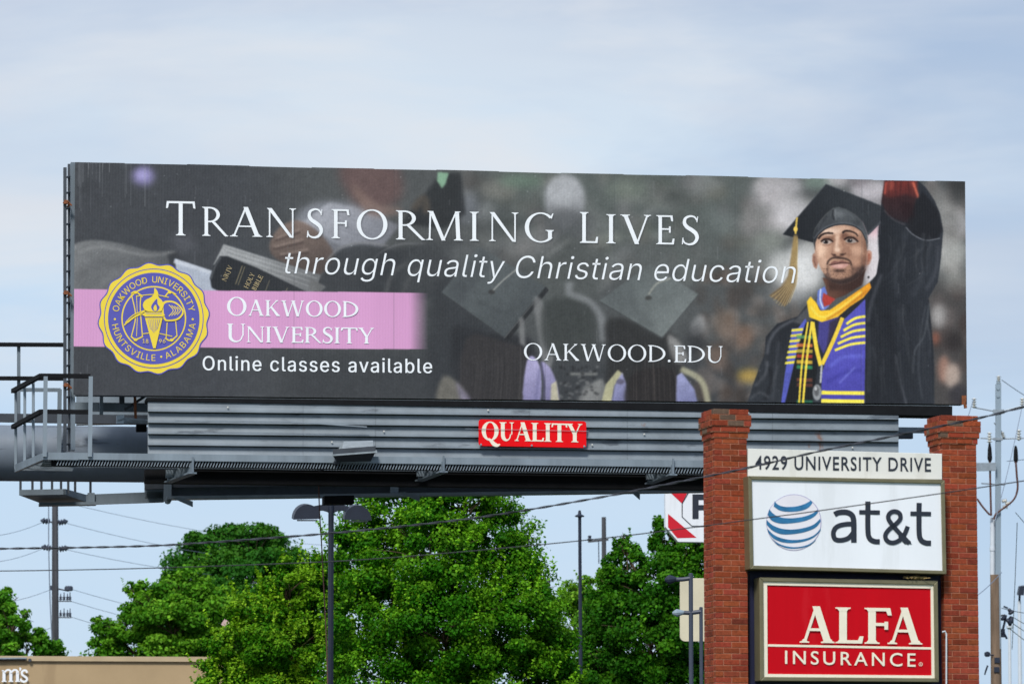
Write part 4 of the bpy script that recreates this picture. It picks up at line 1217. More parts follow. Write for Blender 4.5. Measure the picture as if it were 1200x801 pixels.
# maker's plate on the skirt
mb = MB()
def rrect(x0a, y0a, x1a, slope, h, rad, plane, off):
    pts = []
    for cx_, cy_, a0 in ((x1a - rad, h - rad, 0), (x0a + rad, h - rad, 90), (x0a + rad, rad, 180), (x1a - rad, rad, 270)):
        for k in range(7):
            a = R(a0 + 15 * k)
            X = cx_ + rad * math.cos(a); Yv = cy_ + rad * math.sin(a)
            pts.append(plane.hit(X, y0a + slope * (X - x0a) - Yv, off))
    return pts
f = rrect(561, 522, 687, .019, 31, 3.2, BB, .23)
mb.solid([p - BB.n * .03 for p in f], f)
plate = mb.build('name_plate', M['plate_red'], bb)
def f_(mb):
    a, w = serif_text('QUALITY', .22, .06, .10, .035, .035)
    emit(mb, fit(a, 0, (564.5, 515.4), (682.5, 518.0), 21.6), BB, .235)
lettering('lettering', f_, M['cream'], plate)
mb = MB()
for x, y in ((563.5, 520.5), (623, 521.6), (684.5, 522.6)):
    mb = MB(); mb.lathe(B(x, y, .23), BB.n, [(0, .02), (.015, .02)], 6); mb.build('bolt', M['galv'], plate)
mb = MB()
mb.tube([B(545, 502.2, .255), B(620, 503.6, .255), B(690, 505, .255)], .005, 5)
mb.build('plate_wire', M['steel_light'], plate)

# catwalk along the front, with its grating, edge channel and support brackets
def front(px, dy=0): return 529.6 + (px - 51) * .0126 + dy
OUT = 1.2
mb = MB()
def ebeam(mb, x0, x1, dy0, dy1, o, thick):
    q = [(x0, front(x0, dy1)), (x1, front(x1, dy1)), (x1, front(x1, dy0)), (x0, front(x0, dy0))]
    f = [B(x, y, o) for x, y in q]
    mb.solid(f, [p - BB.n * thick for p in f])
ebeam(mb, 51, 1040, 0, 8.0, OUT, .05)
corner, inner = (51, 530), (17, 543)
f = [B(17, 553, -1.0), B(51, 538, OUT), B(51, 529.8, OUT), B(17, 544, -1.0)]
mb.solid(f, [p + BB.a * .05 for p in f])
mb.build('catwalk_edge', M['steel_light'], bb)
mb = MB()
zg0 = B(51, 537.5, OUT).z; zg1 = B(1040, front(1040, 7.5), OUT).z
A0, A1 = B(51, 537, OUT), B(1040, front(1040, 7.5), OUT)
nb = 300
for k in range(nb):
    p = A0.lerp(A1, (k + .5) / nb); p.z -= .02
    mb.beam(p - BB.n * .05, p - BB.n * 1.1, .014, .025)
for d in (.3, .7, 1.05):
    mb.beam(A0 - BB.n * d - Vector((0, 0, .03)), A1 - BB.n * d - Vector((0, 0, .03)), .02, .05)
e0 = B(17, 550, -1.0)
for k in range(26):
    t_ = k / 26
    p = A0.lerp(e0, t_); mb.beam(p, B(92, 537.5, OUT) + (p - A0).dot(BB.n) * BB.n + Vector((0, 0, p.z - A0.z)), .02, .04)
mb.build('grating', M['steel_light'], bb)
mb = MB()                                            # slanted bars of the open mesh kick strip under the edge channel
for k in range(283):
    x = 66 + k * 3.45
    f = [B(x, front(x, 15), OUT - .03), B(x + 1.15, front(x, 15), OUT - .03), B(x + 4.0, front(x, 8.1), OUT - .03), B(x + 2.85, front(x, 8.1), OUT - .03)]
    mb.solid(f, [p - BB.n * .015 for p in f])
mb.build('mesh_strip', M['steel_light'], bb)
mb = MB(); ebeam(mb, 60, 1040, 8.0, 16.0, OUT - .09, .02)
mb.build('mesh_gap_shade', M['black'], bb)  # black plate added so the mesh gaps look shaded
mb = MB()
ebeam(mb, 225, 1040, 14, 18.4, .10, .05); ebeam(mb, 170, 1040, 18.5, 34, -.02, .30)
mb.build('catwalk_girder', M['black'], bb)  # coloured black to stand for the catwalk's shaded underside
mb = MB(); ebeam(mb, 176, 1040, 13.2, 16.2, .55, .04)
mb.build('edge_angle', M['steel_light'], bb)
for xo, yo in ((226, 541), (520, 539.5), (789, 543)):      # brackets that carry the catwalk
    mb = MB()
    p1, p0 = B(xo, yo + 6.5, OUT + .06), B(xo - 29, yo + 17.5, OUT - 1.15)
    mb.beam(p0, p1, .04, .19); mb.beam(p0 + Vector((0, 0, -.1)), p1 + Vector((0, 0, -.1)), .16, .03)
    mb.beam(B(xo, yo - 6, OUT + .03), B(xo, yo + 9, OUT + .03), .05, .03)
    mb.box(B(xo - 32, yo + 19, .2), BB.a * .16, BB.n * .14, Vector((0, 0, .15)))
    mb.build('support_bracket', M['steel'], bb)
# front end railing
mb = MB()
rail = []
for dy, yy in ((0, 440), (0, 482)):
    mb = MB()
    mb.beam(B(15, yy + 18, -1.0), B(48, yy, OUT), .07, .08, mi=0); mb.beam(B(47.5, yy, OUT), B(106, yy + .6, OUT), .07, .08, mi=0)
    mb.build('hand_rail', M['black'], bb)
mb = MB()
for x, y0, y1, o in ((18.5, 455, 550, -1.0), (29, 452, 545, -.35), (39, 447, 538, .3)):
    mb = MB(); mb.beam(B(x, y1, o), B(x, y0, o), .05, .05, Vector((0, 1, 0))); mb.build('rail_post', M['steel_light'], bb)
for x in (52, 105):
    mb = MB(); mb.box(B(x - 2.2, 535, OUT + .005), BB.a * .075, BB.n * .05, Vector((0, 0, B(x, 441, OUT).z - B(x, 535, OUT).z))); mb.build('rail_post', M['steel_light'], bb)
mb = MB()
for yy in (456.5,):
    mb.beam(B(24, yy, -1.6), B(71, yy + .2, -1.6), .05, .07)
mb.box(B(66.5, 532, -1.6), BB.a * .08, BB.n * .05, Vector((0, 0, B(66, 456, -1.6).z - B(66, 532, -1.6).z)))
mb.build('gate_rail', M['steel'], bb)
# big torsion tube carried by a column outside the frame
mb = MB()
tc0, tc1 = B(-95, 529.6, -2.3), B(1000, 541, -2.3)
tr = (B(0, 497, -2.3) - B(0, 562.5, -2.3)).length / 2
mb.tube([tc0, tc1], tr, 40)
mb.build('torsion_tube', M['tube'], bb, smooth=True)
mb = MB()
cb = Vector((tc0.x, tc0.y, 0))
mb.lathe(cb, (0, 0, 1), [(0, .95), (.06, .95), (.06, .66), (tc0.z + .9, .62), (tc0.z + .9, .1)], 32)
mb.build('column', M['tube'], bb, smooth=True)
# rear structure: second face, rails and catwalk on the far side
mb = MB(); slab(mb, 90, 205, 497, 1112, 228, 478, -4.2, -4.45)
mb.build('rear_panel', M['steel_light'], bb)
mb = MB()
for nm, ar, m_ in (('back_beam', (88, 471, 481, 174, 472, 482, -1.2, -1.35), 'steel'), ('back_beam', (-60, 483.5, 492.5, 174, 486, 497, -3.6, -3.75), 'steel_dark'), ('back_strut', (117, 463, 485, 121, 463, 485, -1.0, -1.15), 'steel'),
                   ('back_strut', (140, 463, 472, 146, 463, 472, -1.0, -1.15), 'steel_dark'), ('rear_rail', (1040, 500, 506.5, 1092, 500.6, 507, -3.4, -3.5), 'steel'), ('rail_clamp', (1052, 506, 513.5, 1070, 507, 513.5, -3.4, -3.52), 'steel_dark')):
    mb = MB(); slab(mb, *ar); mb.build(nm, M[m_], bb)
mb = MB()
mb.beam(B(146, 480, -.9), B(176, 460, -.9), .05, .05); mb.build('brace', M['steel_dark'], bb)
mb = MB(); mb.beam(B(158, 463, -.5), B(159, 492, -.5), .05, .05); mb.build('brace', M['rust'], bb)
mb = MB()
mb.box(B(136, 497, -.6), BB.a * .14, BB.n * .2, Vector((0, 0, .16))); slab(mb, 144, 489, 495, 176, 490, 496, -.7, -.9); mb.tube([B(138, 492, -.38), B(148, 490, -.4), B(170, 492.5, -.4), B(205, 494, -.1)], .02, 6)
mb.build('wiring_box', M['galv'], bb)
mb = MB(); mb.tube([B(430, 500, .28), B(340, 494, .3), B(205, 492.5, .28)], .012, 5)
mb.build('loose_wire', M['galv'], bb)
mb = MB(); slab(mb, 160, 497, 505, 172, 497, 505, -1.2, -1.4)
mb.build('clip_plate', M['black'], bb)
mb = MB()
for yy in (403.5, 443):
    mb = MB(); mb.beam(B(-120, yy - .5, -4.9), B(75, yy + .4, -4.9), .07, .08); mb.build('rear_rail', M['black'], bb)
mb = MB()
for x in (-60, 22):
    mb = MB(); slab(mb, x - 2, 405, 486, x + 2, 405, 486, -4.95, -5.0); mb.build('rear_rail_post', M['steel'], bb)
# lower catwalk on the far side
mb = MB()
RO = -4.6
for ar, m_ in (((101, 579, 591, 192, 575.5, 588, RO, RO - .1), 'steel'), ((103, 577, 592, 111, 577, 591.5, RO + .06, RO - .1), 'steel'), ((201, 563, 571, 1000, 551, 559, RO + .2, RO), 'steel_dark'),
               ((170, 572, 584, 1000, 560, 569, RO, RO - .2), 'steel'), ((170, 563, 573, 201, 562, 572, RO + .3, RO + .1), 'steel_dark')):
    mb = MB(); slab(mb, *ar); mb.build('lower_girder', M[m_], bb)
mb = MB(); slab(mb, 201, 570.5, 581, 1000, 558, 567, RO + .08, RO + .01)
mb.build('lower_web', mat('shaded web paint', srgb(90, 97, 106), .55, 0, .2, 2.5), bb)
mb = MB(); slab(mb, 196, 581, 584.5, 1000, 570.2, 573.4, RO + .55, RO + .2)
mb.build('lower_flange', M['steel_light'], bb)
for xo, yo in ((196, 562), (462, 559), (732, 560)):
    mb = MB()
    slab(mb, xo - 4, yo, yo + 25 - (xo - 196) * .02, xo + 5, yo, yo + 25 - (xo - 196) * .02, RO + .35, RO + .25)
    mb.tube([B(xo, yo + 25 - (xo - 196) * .02, RO + .36), B(xo + 1, yo + 25 - (xo - 196) * .02, RO + .2)], .06, 8)
    yb_ = yo + 21 - (xo - 196) * .012
    RW_ = RO + .85
    w3 = [B(xo + 6, yb_, RW_), B(xo + 30 if xo < 700 else xo + 18, yb_ + 10.5, RW_), B(xo + 30 if xo < 700 else xo + 18, yb_ + 4, RW_), B(xo + 12, yb_ - 1, RW_)]
    mb.solid(w3, [p - BB.n * .05 for p in w3])
    mb.build('hanger_bracket', M['steel'], bb)
mb = MB()                                            # far end platform
f = [B(22, 574, -4.0), B(76, 574, -4.0), B(99, 582, -6.4), B(46, 582, -6.4)]
top = f; bot = [p - Vector((0, 0, .12)) for p in f]
fr = [B(22.5, 580, -3.9), B(77, 579, -3.9), B(77, 572.5, -3.9), B(22.5, 573.5, -3.9)]
mb.solid(fr, [p - BB.n * .05 for p in fr])
fr = [B(77, 579, -3.9), B(104, 588, -5.2), B(104, 580, -5.2), B(77, 572.5, -3.9)]
mb.solid(fr, [p - BB.a * .05 for p in fr])
fr = [B(46, 592, -4.4), B(113, 591, -4.4), B(113, 587.5, -4.4), B(46, 588.5, -4.4)]
mb.solid(fr, [p - BB.n * .3 for p in fr])
un = [B(24, 580.5, -3.92), B(77, 579.5, -3.92), B(105, 589, -5.2), B(48, 589.5, -5.0)]
mb.solid(un, [p + Vector((0, 0, .04)) for p in un])
mb.build('end_platform', M['steel'], bb)
mb = MB()
for x, o in ((24, -4.0), (38, -4.3), (48.5, -4.0), (61, -4.3), (71.5, -4.0), (80, -4.0), (88, -4.5), (106, -4.6)):
    mb = MB(); slab(mb, x - 1.3, 540, 578, x + 1.5, 540, 578, o, o - .05); mb.build('end_post', M['steel_dark'], bb)
# floodlight on an arm in front of the skirt
mb = MB()
def P3(x, y, o): return B(x, y, o)
low = [P3(390, 532.5, 1.75), P3(440, 528.5, 1.75), P3(439, 527.5, 1.1), P3(393, 530.5, 1.1)]
top_ = [P3(400, 527.5, 1.7), P3(438, 524.5, 1.7), P3(437, 515.8, 1.15), P3(403, 516.8, 1.15)]
mb.solid(low, top_)
lip0 = [P3(389, 534, 1.8), P3(442, 530, 1.8), P3(441, 528.6, 1.05), P3(391, 531.5, 1.05)]
mb.solid(lip0, [p + Vector((0, 0, .03)) for p in lip0])
fl = mb.build('floodlight', mat('floodlight paint', srgb(140, 150, 156), .5, 0, .2, 8), bb)
mb = MB()
f = [P3(390, 533.6, 1.79), P3(440, 529.8, 1.79), P3(434, 541, 1.15), P3(396, 542, 1.15)]
mb.solid(f, [p + Vector((0, 0, .12)) for p in f])
mb.build('lens', M['steel_dark'], fl)
mb = MB(); mb.tube([P3(397, 540, 1.3), P3(385, 545, .9), P3(374, 549, .3)], .05, 8)
mb.build('arm', M['steel_dark'], fl)
# junction box and the thin drop cable below the walkway
mb = MB(); slab(mb, 380, 580.5, 590, 415, 580, 589.6, -3.2, -3.6)
mb.build('junction_box', M['black'], bb)
mb = MB()
pts = smooth_path([tuple(B(373, 552, -.3)), tuple(B(374.5, 600, -.6)), tuple(B(377, 640, -1)), tuple(B(379.5, 690, -1.2)), tuple(B(384, 800, -1.3)), tuple(B(388, 1080, -1.3))], 6)
mb.tube(pts, .012, 6)
mb.build('drop_cable', M['brown'], bb)
mb = MB(); mb.beam(B(1130.5, 470, .14), B(1131.5, 478, .14), .06, .05); mb.box(B(1127, 474, .15), BB.a * .09, BB.n * .02, Vector((0, 0, .18)))
mb.build('rusty_corner', M['rust'], bb)

# ------------------------------------------------------------------ brick sign with its panels
sg = thing('roadside_sign', Vector((S(990, 600, -.2).x, S(990, 600, -.2).y, 0)), 'red brick two-pillar roadside sign holding cream, white and red panels', 'sign')
UPZ = Vector((0, 0, 1))
def brick_pillar(px_corner, width, depth, y_top, y_shaft, seed):
    """brick courses laid one by one round a mortar core; px_corner: the front left arris"""
    r3 = np.random.default_rng(seed)
    base = S(px_corner, y_shaft); x_o = Vector((base.x, base.y, 0))
    ztop = S(px_corner, y_top).z
    ch = 0.0685
    n = int(ztop / ch) + 1
    core, mb = MB(), MB()
    inset = .006
    a, d = SG.a, -SG.n
    core.box(x_o + a * inset + d * inset, a * (width - 2 * inset), d * (depth - 2 * inset), UPZ * (ztop - .01))
    for i in range(n):                                # from the top down
        z1 = ztop - i * ch; z0 = z1 - ch + .009
        if z0 < 0.01:
            break
        ex = {0: .018, 1: .045, 2: .045, 3: .030, 4: .014}.get(i, 0.0)
        o = x_o - a * ex - d * ex; W, D = width + 2 * ex, depth + 2 * ex
        t = .09                                       # brick thickness seen as a shell
        par = i % 2
        def run(o0, along, inn, Ln, lead):
            pos = 0.0
            bl = .2
            first = bl / 2 if lead else bl
            while pos < Ln - .02:
                l = min(first if pos == 0 else bl, Ln - pos)
                if Ln - pos - l < .05:
                    l = Ln - pos
                base_c = np.array((0.268, 0.052, 0.024)) * r3.uniform(.8, 1.18)
                base_c[1] *= r3.uniform(.85, 1.25); base_c[2] *= r3.uniform(.85, 1.2)
                if r3.random() < .1: base_c *= .68
                if i < 4 and r3.random() < .2: base_c = np.array((.13, .085, .06)) * r3.uniform(.7, 1.4)
                if i < 2 and r3.random() < .1: base_c = np.array((.36, .22, .08))
                j = r3.uniform(-.002, .002)
                p = o0 + along * (pos + .0045) - inn * j
                tz = r3.uniform(-.001, .001)
                mb.box(Vector((p.x, p.y, z0 + tz)), along * (l - .009), inn * t, UPZ * (z1 - z0), tint=tuple(base_c))
                pos += l
        run(o, a, d, W, par)
        run(o + a * W + d * D, -a, -d, W, par)
        run(o + d * (D - t) , -d, a, D - 2 * t, 1 - par)
        run(o + a * W + d * t, d, -a, D - 2 * t, 1 - par)
        if ex:
            core.box(Vector((0, 0, z0 - .008)) + o + a * .006 + d * .006, a * (W - .012), d * (D - .012), UPZ * (ch - .004))
    pil = core.build('brick_pillar', M['mortar'], sg)
    mb.build('brickwork', M['brick'], pil, bevel=.004)
    return pil
brick_pillar(837.5, .405, .46, 478.8, 600, 3)
brick_pillar(1104.8, .44, .46, 486.2, 600, 4)
def sslab(mb, px0, y0a, y1a, px1, y0b, y1b, o0, o1, mi=0):
    f = [S(x, y, o0) for x, y in ((px0, y1a), (px1, y1b), (px1, y0b), (px0, y0a))]
    d = SG.n * (o1 - o0)
    mb.solid([p + d for p in f], f, mi)
mb = MB(); sslab(mb, 876.6, 525.2, 559, 1104, 531.2, 561.5, .012, -.12)
ab = mb.build('address_board', M['board_cream'], sg, bevel=.004)
lettering('lettering', lambda mb: sans(mb, '4929 UNIVERSITY DRIVE', (885, 549.3), (1091, 552), 15.5, SG, .018, weight=.012, space=1.14, plain=False), M['ink'], ab)
mb = MB(); sslab(mb, 878.2, 562, 1085, 1107, 565, 1085, -.10, -.30)
mb.build('backing_panel', M['navy'], sg)
# white panel with the striped globe
def frame(mb, c, off, back, w):
    """four bars round the quad c (tl,tr,br,bl in artwork coordinates), w wide (px)"""
    tl, tr_, br_, bl = c
    inn = [(tl[0] + w, tl[1] + w), (tr_[0] - w, tr_[1] + w), (br_[0] - w, br_[1] - w), (bl[0] + w, bl[1] - w)]
    o_ = [tl, tr_, br_, bl]
    for k in range(4):
        q = [o_[k], o_[(k + 1) % 4], inn[(k + 1) % 4], inn[k]]
        f = [S(x, y, off) for x, y in q]
        mb.solid(f[::-1], [p - SG.n * (off - back) for p in f[::-1]])
mb = MB(); frame(mb, [(877, 557.2), (1107.2, 562), (1109.3, 672.2), (879, 666.2)], .20, -.09, 4.2)
wc = mb.build('white_cabinet', M['bronze'], sg, bevel=.006)
mb = MB(); sslab(mb, 881, 561, 662.6, 1104.5, 565.8, 668.4, .175, -.08)
mb.build('panel', M['board_white'], wc)
# globe: pale ball with wavy blue bands
GC, GR = (930.3, 611.7), 32.4
def globe(mb, mb2):
    o = lambda x, y: (870 + x / 4.8, 550 + y / 4.8)
    ring_o = [(GC[0] + GR * math.cos(a), GC[1] + GR * 1.02 * math.sin(a)) for a in np.linspace(0, 2 * math.pi, 49)[:-1]]
    mb2.poly([S(x, y, .178) for x, y in ring_o], 0)
    ring_i = [(GC[0] - .2 + (GR - .8) * math.cos(a), GC[1] + (GR * 1.02 - .8) * math.sin(a)) for a in np.linspace(0, 2 * math.pi, 49)[:-1]]
    mb2.poly([S(x, y, .180) for x, y in ring_i], 1)
    bands = [
        ([(182, 176), (200, 196), (240, 208), (300, 206), (350, 192), (386, 172)], [(394, 186), (372, 212), (330, 230), (270, 236), (215, 230), (176, 206)]),
        ([(152, 222), (178, 250), (220, 268), (280, 272), (350, 262), (400, 242), (422, 222)], [(426, 240), (400, 266), (350, 288), (280, 300), (215, 302), (165, 285), (142, 252)]),
        ([(136, 280), (165, 308), (210, 328), (270, 336), (340, 328), (400, 308), (438, 274)], [(440, 292), (410, 326), (350, 350), (280, 362), (220, 362), (170, 342), (136, 308)]),
        ([(140, 330), (175, 364), (220, 384), (280, 394), (350, 388), (405, 366), (440, 330)], [(440, 340), (405, 378), (350, 402), (280, 412), (220, 406), (172, 384), (146, 352)]),
        ([(164, 382), (200, 412), (250, 430), (310, 434), (370, 420), (412, 392)], [(410, 398), (370, 428), (310, 442), (250, 440), (196, 420)]),
    ]
    for top_, bot_ in bands:
        a = smooth_path([o(*p) for p in top_], 5); b = smooth_path([o(*p) for p in bot_], 5)
        mb.poly([S(x, y, .183) for x, y in a + b], 0)
mb, mb2 = MB(), MB(); globe(mb, mb2)
mb2.build('globe_emblem', [mat('globe edge', srgb(176, 172, 204), .5, var=.1, scale=4), mat('globe pale', srgb(232, 230, 238), .5, var=.04, scale=3)], wc)
gm = mat('globe band', srgb(44, 112, 158), .5, var=.3, scale=7)
mb.build('globe_bands', gm, wc)
def att(mb):
    o = lambda *p: [(870 + x / 4.8, 550 + y / 4.8) for x, y in p]
    z = [.180]
    def st(pts, w, sm=5):
        if sm: pts = smooth_path(pts, sm)
        for q in stroke(pts, w / 4.8): mb.poly([S(x, y, z[0]) for x, y in q])
        z[0] += .0006
    st(o((518, 252), (545, 240), (590, 240), (618, 258), (626, 290), (627, 340), (627, 409)), 31)
    st(o((626, 305), (580, 306), (532, 320), (512, 352), (520, 388), (552, 396), (596, 384), (626, 350)), 27)
    for dx in (0, 288):
        st(o((706 + dx, 178 + dx * .028), (706 + dx, 340 + dx * .028), (716 + dx, 385 + dx * .028), (742 + dx, 402 + dx * .028), (773 + dx, 404 + dx * .028)), 29)
        st(o((657 + dx, 238 + dx * .028), (773 + dx, 240 + dx * .028)), 24, 0)
    st(o((940, 414), (880, 352), (836, 300), (820, 268), (832, 242), (858, 234), (884, 246), (888, 276), (862, 306), (824, 336), (804, 368), (814, 398), (846, 410), (886, 394), (912, 362), (930, 318)), 25)
    mb.poly([S(x, y, z[0]) for x, y in o((890, 354), (930, 392), (954, 417), (912, 416), (876, 376))])
mb = MB(); att(mb)
mb.build('lettering', M['ink'], wc)
# red panel
mb = MB(); frame(mb, [(890, 676), (1099, 680), (1100.5, 798.5), (891, 797)], .13, -.09, 4.6)
rc = mb.build('red_cabinet', M['bronze'], sg, bevel=.006)
mb = MB(); sslab(mb, 893.5, 679.4, 794.5, 1096.6, 683.4, 796.5, .095, -.08)
mb.build('panel', M['board_red'], rc)
mb = MB(); frame(mb, [(894.4, 680.4), (1095.4, 684.4), (1096.6, 795.4), (895, 793.6)], .11, .09, 4.6)
mb.build('border', M['cream'], rc)
mb = MB(); sslab(mb, 899.6, 754.2, 756.8, 1092, 757.8, 760.4, .102, .09)
mb.build('divider', M['cream'], rc)
def f_(mb):
    for ch, x0, x1 in (('A', 937, 978), ('L', 979, 1012), ('F', 1013, 1045), ('A', 1040, 1081)):
        if ch == 'A' and x0 > 1000: x0, x1 = 1040, 1081
        g, w = serif_glyph(ch, .20, .075, .10, .04)
        s_ = .0155
        emit(mb, fit(g, 0, (x0, 752.3 + (x0 - 937) * s_), (x1, 752.3 + (x1 - 937) * s_), 42), SG, .112 + (x0 % 7) * .0003)
lettering('name_lettering', f_, M['cream'], rc)
def f_(mb):
    sans(mb, 'INSURANCE', (920, 777), (1073, 780.4), 15.2, SG, .108, weight=.006, space=1.30, plain=False)
    for q in ring(0, 0, 2.3, 2.3, .5, .5, n=20):
        mb.poly([S(1079 + x, 777.6 + y, .108) for x, y in q])
    sans(mb, 'R', (1078.2, 778.9), (1080, 778.9), 2.4, SG, .108)
lettering('small_lettering', f_, M['cream'], rc)
mb = MB()
mb.tube([S(1104, 740, .05), S(1107.5, 739, .05), S(1109, 742, .05), S(1109, 900, .05), S(1109, 1085, .05)], .010, 8)
mb.build('conduit', M['conduit'], sg)
# dry nest on the red panel's top edge
mb = MB()
for k in range(90):
    x = 1074 + random.gauss(0, 5); y = 677.4 - abs(random.gauss(0, 1.2))
    p = S(x, y, random.uniform(-.02, .16)); q = p + Vector((random.gauss(0, .05), random.gauss(0, .03), random.gauss(0, .012)))
    mb.beam(p, q, .006, .006)
tag(mb.build('bird_nest', mat('dry straw', srgb(176, 150, 100), .9, var=.4, scale=30)), 'small dry straw nest wedged on top of the red panel', 'nest')

# ------------------------------------------------------------------ low tan shop building, bottom left
W0 = at(-330, 769, 120.0); W1 = at(262, 764.5, 121.5)
sb = thing('shop_building', Vector((W0.x, W0.y, 0)), 'low tan flat-roofed shop building with white letters on its wall', 'building')
mb = MB()
ta = Vector((W1.x - W0.x, W1.y - W0.y, 0)); tb = Vector((-ta.y, ta.x, 0)).normalized() * 12
zt = at(0, 768, 120.4).z
mb.box(Vector((W0.x, W0.y, 0)), ta, tb, Vector((0, 0, zt - .12)))
wall = mb.build('wall', M['stucco'], sb)
mb = MB()
un = ta.normalized()
mb.box(Vector((W0.x, W0.y, zt - .12)) - un * .08 - tb.normalized() * .08, ta + un * .16, tb + tb.normalized() * .16, Vector((0, 0, .14)))
mb.build('coping', M['coping'], sb)
PW = Plane(100, 120.85, math.atan2(ta.y, ta.x))
PW.o = Vector((W0.x, W0.y, 0))
mb = MB()
q = [PW.hit(x, y, .12) for x, y in ((-120, 774.2), (30, 773.2), (30, 771), (-120, 772))]
mb.solid([p - PW.n * .2 for p in q], q)
mb.build('strip_shadow', M['black'], sb)  # black bar that paints the shadow below the strip cover
mb = MB()
q = [PW.hit(x, y, .14) for x, y in ((-120, 772.4), (31, 771.4), (31, 769.6), (-120, 770.6))]
mb.solid([p - PW.n * .22 for p in q], q)
mb.build('strip_cover', M['galv'], sb)
mb = MB(); mb.lathe(PW.hit(35, 773, 0), PW.n, [(0, .05), (.12, .05)], 8)
mb.build('wall_fixture', M['steel_dark'], sb)
def f_(mb):
    o = lambda *p: [(x / 19.53, 760 + y / 19.53) for x, y in p]
    z = [.06]
    def st(pts, w, sm=4):
        if sm: pts = smooth_path(pts, sm)
        for q in stroke(pts, w / 19.53): mb.poly([PW.hit(x, y, z[0]) for x, y in q])
        z[0] += .003
    for x in (92, 247, 400):
        st(o((x, 740), (x, 500)), 70, 0)
        st(o((x - 55, 735), (x + 60, 735)), 26, 0)
    st(o((40, 492), (92, 490)), 24, 0)
    st(o((100, 530), (160, 478), (225, 482), (258, 540)), 42); st(o((255, 530), (315, 478), (380, 482), (410, 540)), 42)
    st(o((446, 428), (474, 446), (450, 486)), 34)
    st(o((622, 540), (592, 488), (540, 488), (500, 525), (508, 580), (560, 620), (612, 662), (608, 715), (550, 742), (490, 720), (470, 672)), 48)
lettering('sign_lettering', f_, M['white_ink'], sb)
# ------------------------------------------------------------------ poles and lamps
def ground(p): return Vector((p.x, p.y, 0))
# left utility pole
Yp = 150.0
p_ = at(66, 575, Yp)
up_ = thing('utility_pole', ground(p_), 'tall weathered grey utility pole with small insulators and a transformer above the tan building', 'utility pole')
mb = MB(); mb.tube([ground(at(66, 1000, Yp)), at(64.5, 576, Yp)], .16, 12, r1=.105); mb.build('pole', M['grey_pole'], up_, smooth=True)
def px(Y): return Y / FPX
for (x, y) in ((52, 611), (75, 612), (53, 642), (76, 643)):
    mb = MB(); a_ = at(64.8, y + 1, Yp); b_ = at(x, y - 1, Yp)
    mb.tube([a_, b_], .03, 6); d = (b_ - a_).normalized()
    mb.lathe(b_ - d * .2, d, [(0, .05), (.03, .12), (.08, .06), (.12, .12), (.17, .06), (.22, .12), (.30, .05), (.34, .03)], 10)
    mb.build('insulator', M['lamp_grey'], up_)
mb = MB(); q = at(80.5, 692, Yp); mb.lathe(q, (0, 0, 1), [(0, .10), (.02, .15), (.14, .15), (.18, .1)], 12); mb.tube([at(66, 689, Yp), q], .03, 6); mb.lathe(at(60.5, 691, Yp), (0, 0, 1), [(0, .06), (.16, .06)], 8)
mb.build('transformer', M['lamp_grey'], up_)
for y in (703, 722):
    mb = MB()
    for k, x in enumerate((71, 75, 79, 82)):
        mb.lathe(at(x, y, Yp), (0, 0, 1), [(0, .02), (.03, .06), (.07, .03), (.10, .06), (.15, .02), (.24 + .05 * (k % 2), .015)], 8)
    mb.tube([at(66, y + 1, Yp), at(84, y + 1, Yp)], .022, 6)
    mb.build('crossarm', M['lamp_grey'], up_)
mb = MB(); mb.tube([at(57, 590, Yp - .5), at(57, 640, Yp - .5), at(58.5, 700, Yp - .5), at(60.5, 742, Yp - .5), at(62, 1000, Yp - .5)], .02, 6); mb.build('riser_cable', M['cable_far'], up_)
FW = ((75, 612, 400, 662, 190), (75, 643, 400, 680, 190), (84, 690, 380, 740, 180), (83, 704, 380, 756, 180), (82, 722, 300, 752, 180), (51, 611, -80, 622, 140), (51, 642, -80, 652, 140), (62, 585, 420, 640, 200), (60, 735, -80, 742, 140), (60, 690, -80, 700, 140))
for (x0, y0, x1, y1, Y1) in FW:
    mb = MB(); a_, b_ = at(x0, y0, Yp), at(x1, y1, Y1)
    pts = [a_.lerp(b_, t_) - Vector((0, 0, 4 * .35 * t_ * (1 - t_))) for t_ in np.linspace(0, 1, 14)]
    mb.tube(pts, .009, 5)
    tag(mb.build('power_line', M['cable_far']), 'thin pale power line running from the left grey utility pole', 'power line', 'thin lines on the left utility pole')
